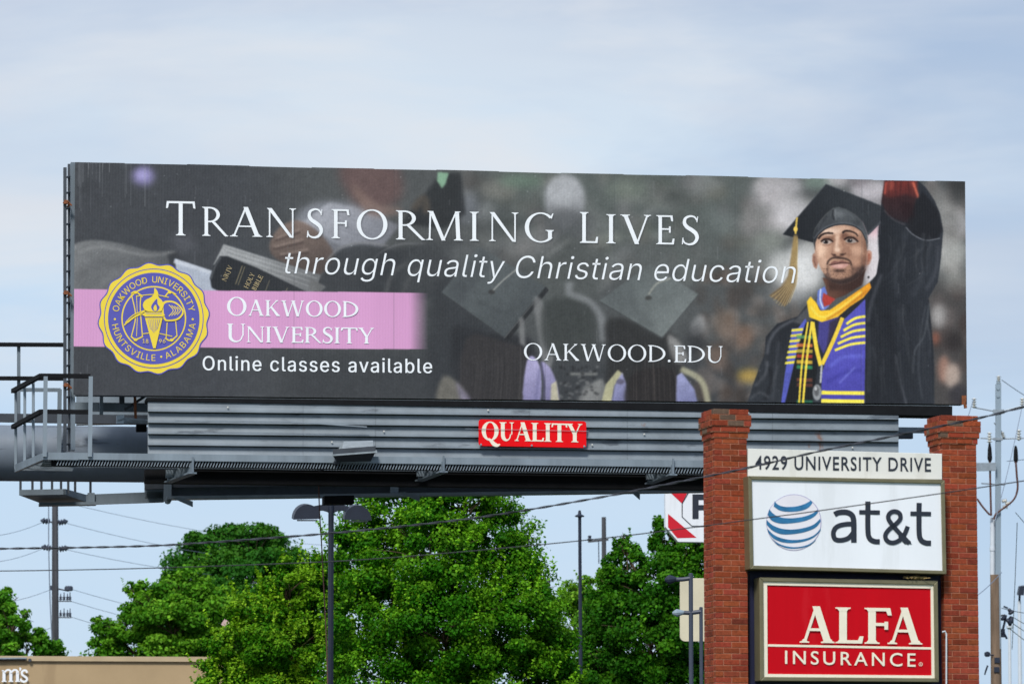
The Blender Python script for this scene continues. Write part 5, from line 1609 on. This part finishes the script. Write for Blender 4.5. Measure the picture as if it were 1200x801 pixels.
# double-headed parking lamp
Yl = 94.0
pl = thing('parking_lamp', ground(at(388, 700, Yl)), 'dark slate double-headed parking lamp in front of the large tree', 'lamp post')
mb = MB(); mb.tube([ground(at(388, 800, Yl)), at(388, 592, Yl)], .062, 10); mb.lathe(ground(at(388, 800, Yl)), (0, 0, 1), [(0, .16), (.5, .16), (.55, .08)], 12)
mb.build('pole', M['lamp'], pl, smooth=True)
mb = MB()
for sgn in (-1, 1):
    o = lambda dx, y: at(388 + sgn * dx, y, Yl)
    t1 = [o(0, 591), o(12, 591), o(20, 592.5)]; b1 = [o(20, 599), o(15, 598), o(10, 597.5), o(5, 599), o(0, 602)]
    poly_ = t1 + b1
    mb.solid(poly_, [p + Vector((0, .12, 0)) for p in poly_])
mb.build('arm', M['lamp'], pl)
for sgn, cx_ in ((-1, 360), (1, 419.5)):
    mb = MB()
    w = 16; prof_ = [(w * math.cos(a), 17.5 * math.sin(a)) for a in np.linspace(math.pi, 0, 13)]
    yb = 608 if sgn < 0 else 609
    tl_ = 1.0 if sgn < 0 else 0
    f = [at(cx_ - sgn * x, yb - y - (x * .03), Yl - .32) for x, y in prof_]
    f = f if sgn < 0 else f
    mb.solid(f, [at(cx_ - sgn * x * .93 - 3.4, yb - 1.6 - y * .96 - (x * .03), Yl + .34) for x, y in prof_])
    hd = mb.build('lamp_head', M['lamp'], pl)
    mb = MB()
    f = [at(cx_ - 12, yb + .6, Yl - .26), at(cx_ + 12, yb + .6, Yl - .26), at(cx_ + 12, yb + .6, Yl + .28), at(cx_ - 12, yb + .6, Yl + .28)]
    mb.solid(f, [p - Vector((0, 0, .03)) for p in f])
    mb.build('lens', M['lens'], hd)
# tall thin lamp pole, middle distance
Yt = 118.0
tl_ = thing('thin_lamp_pole', ground(at(680, 700, Yt)), 'tall thin dark lamp pole with small flat head left of the split wooden pole', 'lamp post')
mb = MB(); mb.tube([ground(at(682, 900, Yt)), at(679.3, 600, Yt)], .062, 8, r1=.045); mb.build('pole', M['lamp'], tl_)
mb = MB(); q = at(679.2, 605, Yt)
mb.lathe(q, (0, 0, 1), [(-.02, .04), (0, .13), (.03, .13), (.07, .05), (.17, .035), (.18, .01)], 12)
mb.build('lamp_head', M['lamp'], tl_)
# wooden pole with short crossarm
Yw = 165.0
wp = thing('wooden_pole', ground(at(708, 700, Yw)), 'weathered wooden pole with one short crossarm above the right trees', 'utility pole')
mb = MB(); mb.tube([ground(at(709, 900, Yw)), at(707.6, 605.5, Yw)], .13, 10, r1=.085); mb.build('pole', M['grey_pole'], wp)
mb = MB(); mb.beam(at(689, 634, Yw), at(713, 631.5, Yw), .09, .09); mb.build('crossarm', M['grey_pole'], wp)
mb = MB(); mb.tube([at(701.5, 633, Yw - .2), at(701.8, 660, Yw - .2)], .02, 6); mb.lathe(at(691, 633.5, Yw), (0, 0, 1), [(0, .05), (.06, .1), (.12, .05), (.18, .08), (.22, .03)], 8); mb.build('insulator', M['lamp_grey'], wp)
# stub of a pole behind the big tree
Ys = 140.0
mb = MB(); mb.tube([ground(at(599, 900, Ys)), at(598, 594, Ys)], .085, 10)
tag(mb.build('grey_post', M['zinc']), 'plain grey post rising behind the crown of the large tree', 'post')
# two grey posts with arms in front of the beige sign
Ya = 70.0
def arm_post(px0, ytop, r, xa, ya, yb, label, head):
    q = thing('grey_lamp_post', ground(at(px0, 700, Ya)), label, 'lamp post')
    mb = MB(); mb.tube([ground(at(px0 + .6, 900, Ya)), at(px0, ytop, Ya)], r, 10); mb.lathe(at(px0, ytop, Ya), (0, 0, 1), [(0, r), (.01, r), (.02, r * .6)], 10); mb.build('pole', M['lamp_grey'], q, smooth=True)
    mb = MB(); mb.tube(smooth_path([tuple(at(px0, ya, Ya)), tuple(at((px0 + xa) / 2 + 4, yb + .5, Ya)), tuple(at(xa + 8, yb, Ya))], 4), .035, 8); mb.build('arm', M['lamp_grey'], q)
    mb = MB()
    d = (at(xa, yb + 1, Ya) - at(xa + 14, yb, Ya)); dn = d.normalized()
    mb.lathe(at(xa + 14, yb, Ya), dn, [(0, .03), (.05, .05 * head), (.12, .075 * head), (d.length * .8, .055 * head), (d.length, .02)], 10)
    mb.build('lamp_head', M['lamp'] if head > 1 else M['zinc'], q)
arm_post(809.5, 672.5, .036, 779, 677, 678, 'taller grey lamp post with dark arm left of the brick pillar', 1.1)
arm_post(821.5, 712, .030, 788, 716, 717, 'shorter grey lamp post with pale arm close to the brick pillar', .9)
Yb = 78.0
bs = thing('beige_board_sign', ground(at(830, 700, Yb)), 'plain beige board with rounded corners behind the grey lamp posts', 'sign')
PB = Plane(830, Yb, R(4))
mb = MB()
f = []
for cx_, cy_, a0 in ((858, 683, 0), (803, 683, 90), (803, 745, 180), (858, 745, 270)):
    for k in range(7):
        a = R(a0 + 15 * k); f.append(PB.hit(cx_ + 6 * math.cos(a), cy_ - 6 * math.sin(a), 0))
mb.solid([p - PB.n * .08 for p in f], f); mb.build('board', M['beige'], bs, bevel=.006)
mb = MB(); mb.tube([ground(PB.hit(834, 900, -.15)), PB.hit(834, 690, -.15)], .05, 8); mb.build('post', M['lamp_grey'], bs)
# red and white striped sign hidden partly by the brick pillar
Yf = 105.0
fs = thing('striped_sign', ground(at(850, 700, Yf)), 'white sign with red diagonal stripes and black letter F behind the brick pillar', 'sign')
PF = Plane(820, Yf, R(6))
o4 = lambda *p: [(640 + x / 3.325, 560 + y / 3.325) for x, y in p]
mb = MB()
bp_ = o4((464, -60), (465, 190), (515, 248), (840, 252), (880, 200), (880, -60))
f = [PF.hit(x, y, 0) for x, y in bp_]
mb.solid(f, [p - PF.n * .25 for p in f]); brd = mb.build('board', M['board_white'], fs, bevel=.01)
mb = MB()
for pz in (o4((474, 10), (560, 10), (552, 52), (529, 98), (474, 46)), o4((475, 138), (586, 231), (511, 233), (475, 190)), o4((476, -50), (540, -50), (560, 10), (476, -8))):
    mb.poly([PF.hit(x, y, .004 if pz[0][1] > 564 else .006) for x, y in pz])
mb.build('stripe', M['sign_stripe'], brd)
mb = MB()
oc = o4((560, 46), (530, 98), (530, 150), (568, 186), (780, 190), (812, 150), (812, 90), (780, 46))
for q in stroke([*oc, oc[0]], 1.1): mb.poly([PF.hit(x, y, .009) for x, y in q])
for q in (o4((570, 62), (594, 62), (594, 158), (570, 158)), o4((594, 62), (636, 62), (636, 84), (594, 84)), o4((594, 104), (628, 104), (628, 124), (594, 124))):
    mb.poly([PF.hit(x, y, .009) for x, y in q])
mb.build('lettering', M['ink'], brd)
mb = MB(); mb.tube([ground(PF.hit(862, 900, -.4)), PF.hit(862, 620, -.4)], .1, 10); mb.build('post', M['lamp_grey'], fs)
# right utility pole: wood below, steel riser above
Yr = 130.0
ru = thing('steel_topped_pole', ground(at(1168, 800, Yr)), 'utility pole right of the brick sign, wood below and grey steel above', 'utility pole')
mb = MB(); mb.tube([ground(at(1169, 1000, Yr)), at(1166.3, 673, Yr)], .19, 12, r1=.155); mb.build('wooden_pole', M['wood_pole'], ru, smooth=True)
mb = MB(); mb.beam(at(1169.3, 760, Yr - .02), at(1169.9, 450, Yr - .02), .16, .19, Vector((0, 1, 0))); mb.lathe(at(1170, 450, Yr), (0, 0, 1), [(0, .06), (.1, .06), (.12, .03), (.22, .03)], 8)
for y in (455, 464):
    mb.lathe(at(1169.5, y, Yr - .12), (0, -1, 0), [(0, .05), (.02, .05)], 8)
mb.build('steel_pole', M['zinc'], ru)
mb = MB(); mb.tube([at(1163, 676, Yr + .02), at(1163.2, 606, Yr + .02)], .075, 10); mb.lathe(at(1163, 645, Yr + .02), (0, 0, 1), [(0, .09), (.1, .09)], 10); mb.build('conduit', M['conduit'], ru, smooth=True)
mb = MB(); mb.beam(at(1130, 547, Yr - .25), at(1167, 546.5, Yr - .25), .12, .24); mb.build('crossarm', M['galv'], ru)
def insul(name, a_, b_, tail=None):
    mb = MB(); a_, b_ = Vector(a_), Vector(b_); d = (b_ - a_); Ln = d.length
    pr = [(0, .02)]
    for k in range(4):
        t_ = Ln * (k + .5) / 4
        pr += [(t_ - Ln * .06, .04), (t_, .085), (t_ + Ln * .05, .04)]
    pr += [(Ln, .02)]
    mb.lathe(a_, d, pr, 10); mb.build(name, M['porcelain'], ru)
for (x, y0, y1) in ((1170.3, 450, 440), (1141.5, 478, 466), (1198, 478, 466), (1159.5, 519, 506), (1194, 516, 503)):
    insul('insulator', at(x, y0, Yr), at(x, y1, Yr))
mb = MB()
for a_, b_ in (((1141, 477), (1167, 482)), ((1172, 482), (1198, 476)), ((1149, 513), (1167, 514)), ((1171, 514), (1200, 513)), ((1165, 495), (1176, 508)), ((1150, 566), (1166, 567)), ((1172, 567), (1178, 568))):
    mb.tube([at(*a_, Yr), at(*b_, Yr)], .022, 6)
mb.box(at(1164, 484, Yr - .15), Vector((.34, 0, 0)), Vector((0, .1, 0)), Vector((0, 0, .12))); mb.box(at(1164.6, 515.5, Yr - .15), Vector((.28, 0, 0)), Vector((0, .1, 0)), Vector((0, 0, .08)))
mb.build('bracket_arm', M['galv'], ru)
insul('insulator', at(1174, 506, Yr), at(1176.5, 513, Yr))
for x, y in ((1176, 587), (1180, 590), (1177, 594)):
    insul('insulator', at(x - 2, y, Yr), at(x + 4, y - 1, Yr))
mb = MB()
for x, y0, y1 in ((1160, 519, 541), (1190.5, 522, 542)):
    mb.lathe(at(x, y1, Yr), (0, 0, 1), [(0, .04), (.1, .075), (.4, .06), (at(x, y0, Yr).z - at(x, y1, Yr).z, .03)], 8)
mb.build('cable_end', M['black'], ru)
mb = MB()
for pts in (((1160, 541), (1160.6, 570), (1161.5, 604)), ((1190.4, 541), (1191.5, 556), (1192.5, 572), (1188, 585), (1176, 595), (1167, 602), (1164.5, 608)), ((1145, 584), (1152, 594), (1160, 603))):
    mb.tube(smooth_path([tuple(at(x, y, Yr - .2)) for x, y in pts], 5), .032, 6)
mb.build('riser_cable', M['brown'], ru)
mb = MB()
for pts in (((1176, 710), (1181, 712)), ((1172, 721), (1178, 720))):
    mb.tube([at(x, y, Yr) for x, y in pts], .03, 6)
for k in range(9):
    c_ = at(1178 + random.random() * 8, 717 + random.random() * 10, Yr + random.uniform(-.2, .2))
    d_ = Vector((random.uniform(-1, 1), random.uniform(-.3, .3), random.uniform(-1, 1))).normalized()
    mb.lathe(c_, d_, [(0, .03), (.04, .06), (.14, .06), (.18, .03)], 8)
mb.tube([at(1174, 742, Yr), at(1177, 730, Yr), at(1179, 720, Yr)], .035, 6); mb.tube([at(1175, 738, Yr), at(1180, 748, Yr)], .035, 6)
mb.box(at(1172.5, 746, Yr), Vector((.14, 0, 0)), Vector((0, .1, 0)), Vector((0, 0, .25)))
mb.build('cable_splice', M['lamp'], ru)
mb = MB()
for x, y in ((1168, 776), (1167.5, 787)): mb.box(at(x - 2.5, y, Yr - .2), Vector((.16, 0, 0)), Vector((0, .1, 0)), Vector((0, 0, .16)))
mb.lathe(at(1157, 769, Yr - .2), (0, 0, 1), [(0, .05), (.04, .09), (.12, .09), (.16, .04)], 8); mb.tube([at(1157, 767, Yr - .2), at(1167, 767, Yr - .1)], .02, 6); mb.tube([at(1157.5, 779, Yr - .2), at(1155, 786, Yr - .2), at(1154, 790, Yr - .2)], .03, 6)
mb.build('meter', M['lamp'], ru)
RW = ((1141, 467, 1080, 640, 100, ), (1199, 470, 1166, 610, 128), (1174, 445, 1260, 492, 150), (1180, 540, 1260, 520, 150), (1186, 722, 1260, 752, 150), (1184, 728, 1260, 766, 150), (1182, 735, 1260, 784, 150), (1174, 670, 1120, 712, 120), (1190, 600, 1260, 668, 150), (1174, 712, 1240, 716, 150), (1192, 612, 1186, 760, 140))
for (x0, y0, x1, y1, Y1) in RW:
    mb = MB(); a_, b_ = at(x0, y0, Yr), at(x1, y1, Y1)
    mb.tube([a_.lerp(b_, t_) - Vector((0, 0, 4 * .12 * t_ * (1 - t_))) for t_ in np.linspace(0, 1, 10)], .012, 5)
    tag(mb.build('power_line', M['cable_far'] if y0 < 700 else M['cable']), 'thin line strung from the steel-topped utility pole at the right', 'power line', 'thin lines on the right utility pole')
# flood-light poles at the right edge
Yq = 150.0
q = thing('floodlight_pole', ground(at(1196, 800, Yq)), 'pale thin pole with one dark square floodlight at the right edge', 'lamp post')
mb = MB(); mb.tube([ground(at(1197, 1000, Yq)), at(1194.5, 704, Yq)], .09, 8, r1=.06); mb.build('pole', M['conduit'], q)
mb = MB(); f = [at(1193, 697, Yq - .3), at(1200, 697, Yq - .3), at(1201, 686, Yq - .3), at(1195, 687, Yq - .3)]; mb.solid(f, [p + Vector((0, .4, .05)) for p in f]); mb.tube([at(1194.5, 705, Yq), at(1195, 696, Yq)], .04, 6); mb.build('floodlight', M['lamp'], q)
mb = MB(); mb.tube([ground(at(1185, 1000, Yq)), at(1183, 737, Yq)], .08, 8, r1=.05)
mb.lathe(at(1183, 737, Yq), (0, 0, 1), [(0, .05), (.06, .11), (.14, .11), (.2, .04)], 8)
tag(mb.build('pale_post', M['conduit']), 'plain pale post beside the pole with the dark floodlight', 'post')
# small pale diamond plate on a stake behind the yellowish tree
Yd = 104.0
q = thing('diamond_marker', ground(at(263.5, 800, Yd)), 'small pale pink diamond marker at the edge of the yellow green tree', 'sign')
mb = MB(); f = [at(x, y, Yd) for x, y in ((263.5, 724), (270, 730), (266, 736.5), (259, 731))]; mb.solid(f, [p + Vector((0, .04, 0)) for p in f]); mb.build('plate', M['pinkish'], q)
mb = MB(); mb.tube([ground(at(264.5, 900, Yd + .08)), at(264.5, 733, Yd + .08)], .02, 6); mb.build('stake', M['lamp_grey'], q)

# ------------------------------------------------------------------ two cables strung across in front of the signs
def span(pts, Y0, Y1, r, m, label, twist=0.0):
    P = smooth_path(pts, 10)
    x0, x1 = P[0][0], P[-1][0]
    W = [at(x, y, Y0 + (Y1 - Y0) * (x - x0) / (x1 - x0)) for x, y in P]
    mb = MB()
    if twist:
        # dense resample, two strands wound round each other
        D = []
        for a_, b_ in zip(W[:-1], W[1:]):
            n_ = max(2, int((b_ - a_).length / .06))
            D += [a_.lerp(b_, k / n_) for k in range(n_)]
        for ph in (0, math.pi):
            s_, pts2 = 0.0, []
            for k, p in enumerate(D):
                if k: s_ += (p - D[k - 1]).length
                a = s_ * 2 * math.pi / twist + ph
                pts2.append(p + Vector((0, math.cos(a), math.sin(a))) * r * .8)
            mb.tube(pts2, r * .75, 5)
    else:
        mb.tube(W, r, 6)
    return tag(mb.build('overhead_cable', m), label, 'cable')
span(((-260, 648), (-100, 645), (0, 642.5), (100, 641), (200, 638), (330, 629), (430, 620.5), (560, 606), (700, 583), (800, 563.5), (876, 548), (960, 528.5), (1060, 508), (1150, 489), (1200, 476.5), (1300, 452), (1480, 405)), 48, 41, .0088, M['cable_alu'], 'thick twisted cable crossing the brick sign over its address board', .42)
span(((-260, 668), (-100, 669), (0, 668.5), (100, 667), (200, 664.5), (330, 660), (430, 655), (560, 644.5), (700, 631), (824, 616), (880, 608.5), (960, 598), (1108, 577), (1200, 563), (1300, 548), (1480, 520)), 48, 42, .0062, M['cable'], 'thin smooth cable crossing the white panel of the brick sign')

# ------------------------------------------------------------------ trees
def leaf_mesh(name, centers, size, colors, parent, m, outward=None, up_bias=0.35):
    n = len(centers)
    nrm = rng.normal(size=(n, 3))
    if outward is not None:
        nrm = nrm * .75 + outward * .9
    nrm[:, 2] += up_bias
    nrm /= np.linalg.norm(nrm, axis=1, keepdims=True)
    ref = rng.normal(size=(n, 3))
    t = np.cross(nrm, ref); t /= np.linalg.norm(t, axis=1, keepdims=True)
    b = np.cross(nrm, t)
    s = size * rng.uniform(.65, 1.3, (n, 1))
    w = s * .34
    # leaf outline of six points folded along the midrib
    P = np.stack([centers - t * s * .5, centers - t * s * .12 + b * w + nrm * w * .25, centers + t * s * .22 + b * w * .8 + nrm * w * .2, centers + t * s * .55,
                  centers + t * s * .22 - b * w * .8 + nrm * w * .2, centers - t * s * .12 - b * w + nrm * w * .25], 1)
    off = Vector((0, 0, 0)); p = parent
    while p is not None:
        off += p.location; p = p.parent
    P = (P - np.array(off)).reshape(-1, 3)
    me = bpy.data.meshes.new(name)
    me.vertices.add(n * 6); me.vertices.foreach_set('co', P.ravel().astype(np.float32))
    base = np.arange(n)[:, None] * 6
    q = np.concatenate([base + np.array([[0, 1, 2, 3]]), base + np.array([[0, 3, 4, 5]])], 1).reshape(-1, 4)
    me.loops.add(q.size); me.loops.foreach_set('vertex_index', q.ravel().astype(np.int32))
    me.polygons.add(len(q)); me.polygons.foreach_set('loop_start', np.arange(0, q.size, 4, dtype=np.int32))
    me.update(calc_edges=True)
    ca = me.color_attributes.new('tint', 'FLOAT_COLOR', 'POINT')
    cc = np.repeat(np.concatenate([colors, np.ones((n, 1))], 1), 6, axis=0)
    ca.data.foreach_set('color', cc.ravel().astype(np.float32))
    me.materials.append(m)
    o = bpy.data.objects.new(name, me)
    col.objects.link(o); o.parent = parent
    return o
def tree(name, label, lobes, Y, leaf, n_leaf, c_main, c_tip, trunk_px, trunk_r, mtl, shoots=0, sub=34, sub_r=.30, tip_share=.3, jit=.8, hue=.12):
    """lobes: (px, py, half width px, half height px, depth shift in m); every lobe is filled with clumps, every clump with leaves"""
    k = Y / FPX
    root = thing(name, ground(at(trunk_px, 700, Y)), label, 'tree')
    cs, os_, cl, tips = [], [], [], []
    area = np.array([l[2] * l[3] for l in lobes], float); area /= area.sum()
    limbs = []
    for (x, y, rx, ry, dy), ar in zip(lobes, area):
        c = np.array(at(x, y, Y + dy))
        rad = np.array([rx * k, min(rx, ry * 1.1) * k * jit, ry * k])
        limbs.append((Vector(c), rad))
        nn = int(n_leaf * ar)
        ns = max(6, int(sub))
        d = rng.normal(size=(ns, 3)); d /= np.linalg.norm(d, axis=1, keepdims=True)
        rr = rng.uniform(.25, 1.0, (ns, 1)) ** .55
        sc = c + d * rr * rad
        per = rng.multinomial(nn, rng.dirichlet(np.ones(ns) * 3))
        shade = rng.uniform(0, 1, ns)
        for j in range(ns):
            m_ = per[j]
            if m_ == 0: continue
            g = rng.normal(size=(m_, 3)); 
            g *= (rng.uniform(0, 1, (m_, 1)) ** .4) / np.linalg.norm(g, axis=1, keepdims=True)
            R_ = sub_r * rad * rng.uniform(.7, 1.25)
            pts = sc[j] + g * R_ * np.array([1, 1, .8])
            cs.append(pts)
            ov = g * .7 + d[j] * .6
            os_.append(ov / (np.linalg.norm(ov, axis=1, keepdims=True) + 1e-6))
            tip_lit = np.clip((g[:, 2] * .5 + .2 + (shade[j] - .5) * 1.0 + rng.normal(0, .25, m_)), 0, 1)[:, None] * tip_share * 2  # tip green; upper leaves of a clump tinted lighter as if lit
            colr = np.array(c_main) * (1 - np.clip(tip_lit, 0, 1)) + np.array(c_tip) * np.clip(tip_lit, 0, 1)
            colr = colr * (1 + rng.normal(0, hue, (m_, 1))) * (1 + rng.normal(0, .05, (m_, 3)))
            cl.append(np.clip(colr, .003, 1))
        for j in range(int(shoots * ar)):            # upright shoots breaking the outline
            dd = rng.normal(size=3); dd[2] = abs(dd[2]) * 1.1; dd /= np.linalg.norm(dd)
            p0 = c + dd * rad * rng.uniform(.85, 1.05)
            dirv = np.array([dd[0] * .5, dd[1] * .5, .9]); dirv /= np.linalg.norm(dirv)
            ln = rng.uniform(.2, .75) * (leaf / .1)
            m_ = int(ln / leaf * 4.2)
            tt = rng.uniform(0, 1, (m_, 1))
            pts = p0 + dirv * ln * tt + rng.normal(0, leaf * .55, (m_, 3)) * (1.15 - tt)
            cs.append(pts); os_.append(np.tile(dirv, (m_, 1)))
            colr = np.array(c_tip) * (1 + rng.normal(0, hue, (m_, 1))) * (1 + rng.normal(0, .05, (m_, 3)))
            cl.append(np.clip(colr, .003, 1))
    C_ = np.concatenate(cs); O_ = np.concatenate(os_); K_ = np.concatenate(cl)
    keep = C_[:, 2] > .25
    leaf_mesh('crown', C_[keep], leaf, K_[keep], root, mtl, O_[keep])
    mb = MB()
    base = ground(at(trunk_px, 700, Y))
    zs = [l[0].z for l in limbs]
    zc = min(zs) + .2 * (max(zs) - min(zs)) if max(zs) > min(zs) else max(zs) * .6
    topz = max(zs)
    trunk = [base, base + Vector((.05, .02, zc * .4)), base + Vector((-.04, .05, zc * .8)), base + Vector((.03, 0, zc)), base + Vector((0, .04, topz))]
    mb.tube(smooth_path([tuple(p) for p in trunk], 5), trunk_r, 10, r1=trunk_r * .25)
    for c, rad in limbs:
        z0 = max(min(zc * .55, c.z * .6), c.z - 2.6)
        s_ = base + Vector((0, 0, z0))
        mid = s_.lerp(c, .5) + Vector((0, 0, .25))
        mb.tube(smooth_path([tuple(s_), tuple(mid), tuple(c)], 5), trunk_r * .42, 7, r1=trunk_r * .1)
        for q in range(9):
            dd = Vector(rng.normal(size=3)); dd.z = abs(dd.z) * .6; dd.normalize()
            e = c + Vector((dd.x * rad[0], dd.y * rad[1], dd.z * rad[2])) * .95
            st_ = mid.lerp(c, rng.uniform(.3, 1))
            mb.tube(smooth_path([tuple(st_), tuple(st_.lerp(e, .5) + Vector((0, 0, .1))), tuple(e)], 3), trunk_r * .12, 5, r1=trunk_r * .03)
    mb.build('trunk', M['bark'], root, smooth=True)
    return root
G_ = lambda r, g, b: np.array((r, g, b))
# the big bright tree behind the walkway
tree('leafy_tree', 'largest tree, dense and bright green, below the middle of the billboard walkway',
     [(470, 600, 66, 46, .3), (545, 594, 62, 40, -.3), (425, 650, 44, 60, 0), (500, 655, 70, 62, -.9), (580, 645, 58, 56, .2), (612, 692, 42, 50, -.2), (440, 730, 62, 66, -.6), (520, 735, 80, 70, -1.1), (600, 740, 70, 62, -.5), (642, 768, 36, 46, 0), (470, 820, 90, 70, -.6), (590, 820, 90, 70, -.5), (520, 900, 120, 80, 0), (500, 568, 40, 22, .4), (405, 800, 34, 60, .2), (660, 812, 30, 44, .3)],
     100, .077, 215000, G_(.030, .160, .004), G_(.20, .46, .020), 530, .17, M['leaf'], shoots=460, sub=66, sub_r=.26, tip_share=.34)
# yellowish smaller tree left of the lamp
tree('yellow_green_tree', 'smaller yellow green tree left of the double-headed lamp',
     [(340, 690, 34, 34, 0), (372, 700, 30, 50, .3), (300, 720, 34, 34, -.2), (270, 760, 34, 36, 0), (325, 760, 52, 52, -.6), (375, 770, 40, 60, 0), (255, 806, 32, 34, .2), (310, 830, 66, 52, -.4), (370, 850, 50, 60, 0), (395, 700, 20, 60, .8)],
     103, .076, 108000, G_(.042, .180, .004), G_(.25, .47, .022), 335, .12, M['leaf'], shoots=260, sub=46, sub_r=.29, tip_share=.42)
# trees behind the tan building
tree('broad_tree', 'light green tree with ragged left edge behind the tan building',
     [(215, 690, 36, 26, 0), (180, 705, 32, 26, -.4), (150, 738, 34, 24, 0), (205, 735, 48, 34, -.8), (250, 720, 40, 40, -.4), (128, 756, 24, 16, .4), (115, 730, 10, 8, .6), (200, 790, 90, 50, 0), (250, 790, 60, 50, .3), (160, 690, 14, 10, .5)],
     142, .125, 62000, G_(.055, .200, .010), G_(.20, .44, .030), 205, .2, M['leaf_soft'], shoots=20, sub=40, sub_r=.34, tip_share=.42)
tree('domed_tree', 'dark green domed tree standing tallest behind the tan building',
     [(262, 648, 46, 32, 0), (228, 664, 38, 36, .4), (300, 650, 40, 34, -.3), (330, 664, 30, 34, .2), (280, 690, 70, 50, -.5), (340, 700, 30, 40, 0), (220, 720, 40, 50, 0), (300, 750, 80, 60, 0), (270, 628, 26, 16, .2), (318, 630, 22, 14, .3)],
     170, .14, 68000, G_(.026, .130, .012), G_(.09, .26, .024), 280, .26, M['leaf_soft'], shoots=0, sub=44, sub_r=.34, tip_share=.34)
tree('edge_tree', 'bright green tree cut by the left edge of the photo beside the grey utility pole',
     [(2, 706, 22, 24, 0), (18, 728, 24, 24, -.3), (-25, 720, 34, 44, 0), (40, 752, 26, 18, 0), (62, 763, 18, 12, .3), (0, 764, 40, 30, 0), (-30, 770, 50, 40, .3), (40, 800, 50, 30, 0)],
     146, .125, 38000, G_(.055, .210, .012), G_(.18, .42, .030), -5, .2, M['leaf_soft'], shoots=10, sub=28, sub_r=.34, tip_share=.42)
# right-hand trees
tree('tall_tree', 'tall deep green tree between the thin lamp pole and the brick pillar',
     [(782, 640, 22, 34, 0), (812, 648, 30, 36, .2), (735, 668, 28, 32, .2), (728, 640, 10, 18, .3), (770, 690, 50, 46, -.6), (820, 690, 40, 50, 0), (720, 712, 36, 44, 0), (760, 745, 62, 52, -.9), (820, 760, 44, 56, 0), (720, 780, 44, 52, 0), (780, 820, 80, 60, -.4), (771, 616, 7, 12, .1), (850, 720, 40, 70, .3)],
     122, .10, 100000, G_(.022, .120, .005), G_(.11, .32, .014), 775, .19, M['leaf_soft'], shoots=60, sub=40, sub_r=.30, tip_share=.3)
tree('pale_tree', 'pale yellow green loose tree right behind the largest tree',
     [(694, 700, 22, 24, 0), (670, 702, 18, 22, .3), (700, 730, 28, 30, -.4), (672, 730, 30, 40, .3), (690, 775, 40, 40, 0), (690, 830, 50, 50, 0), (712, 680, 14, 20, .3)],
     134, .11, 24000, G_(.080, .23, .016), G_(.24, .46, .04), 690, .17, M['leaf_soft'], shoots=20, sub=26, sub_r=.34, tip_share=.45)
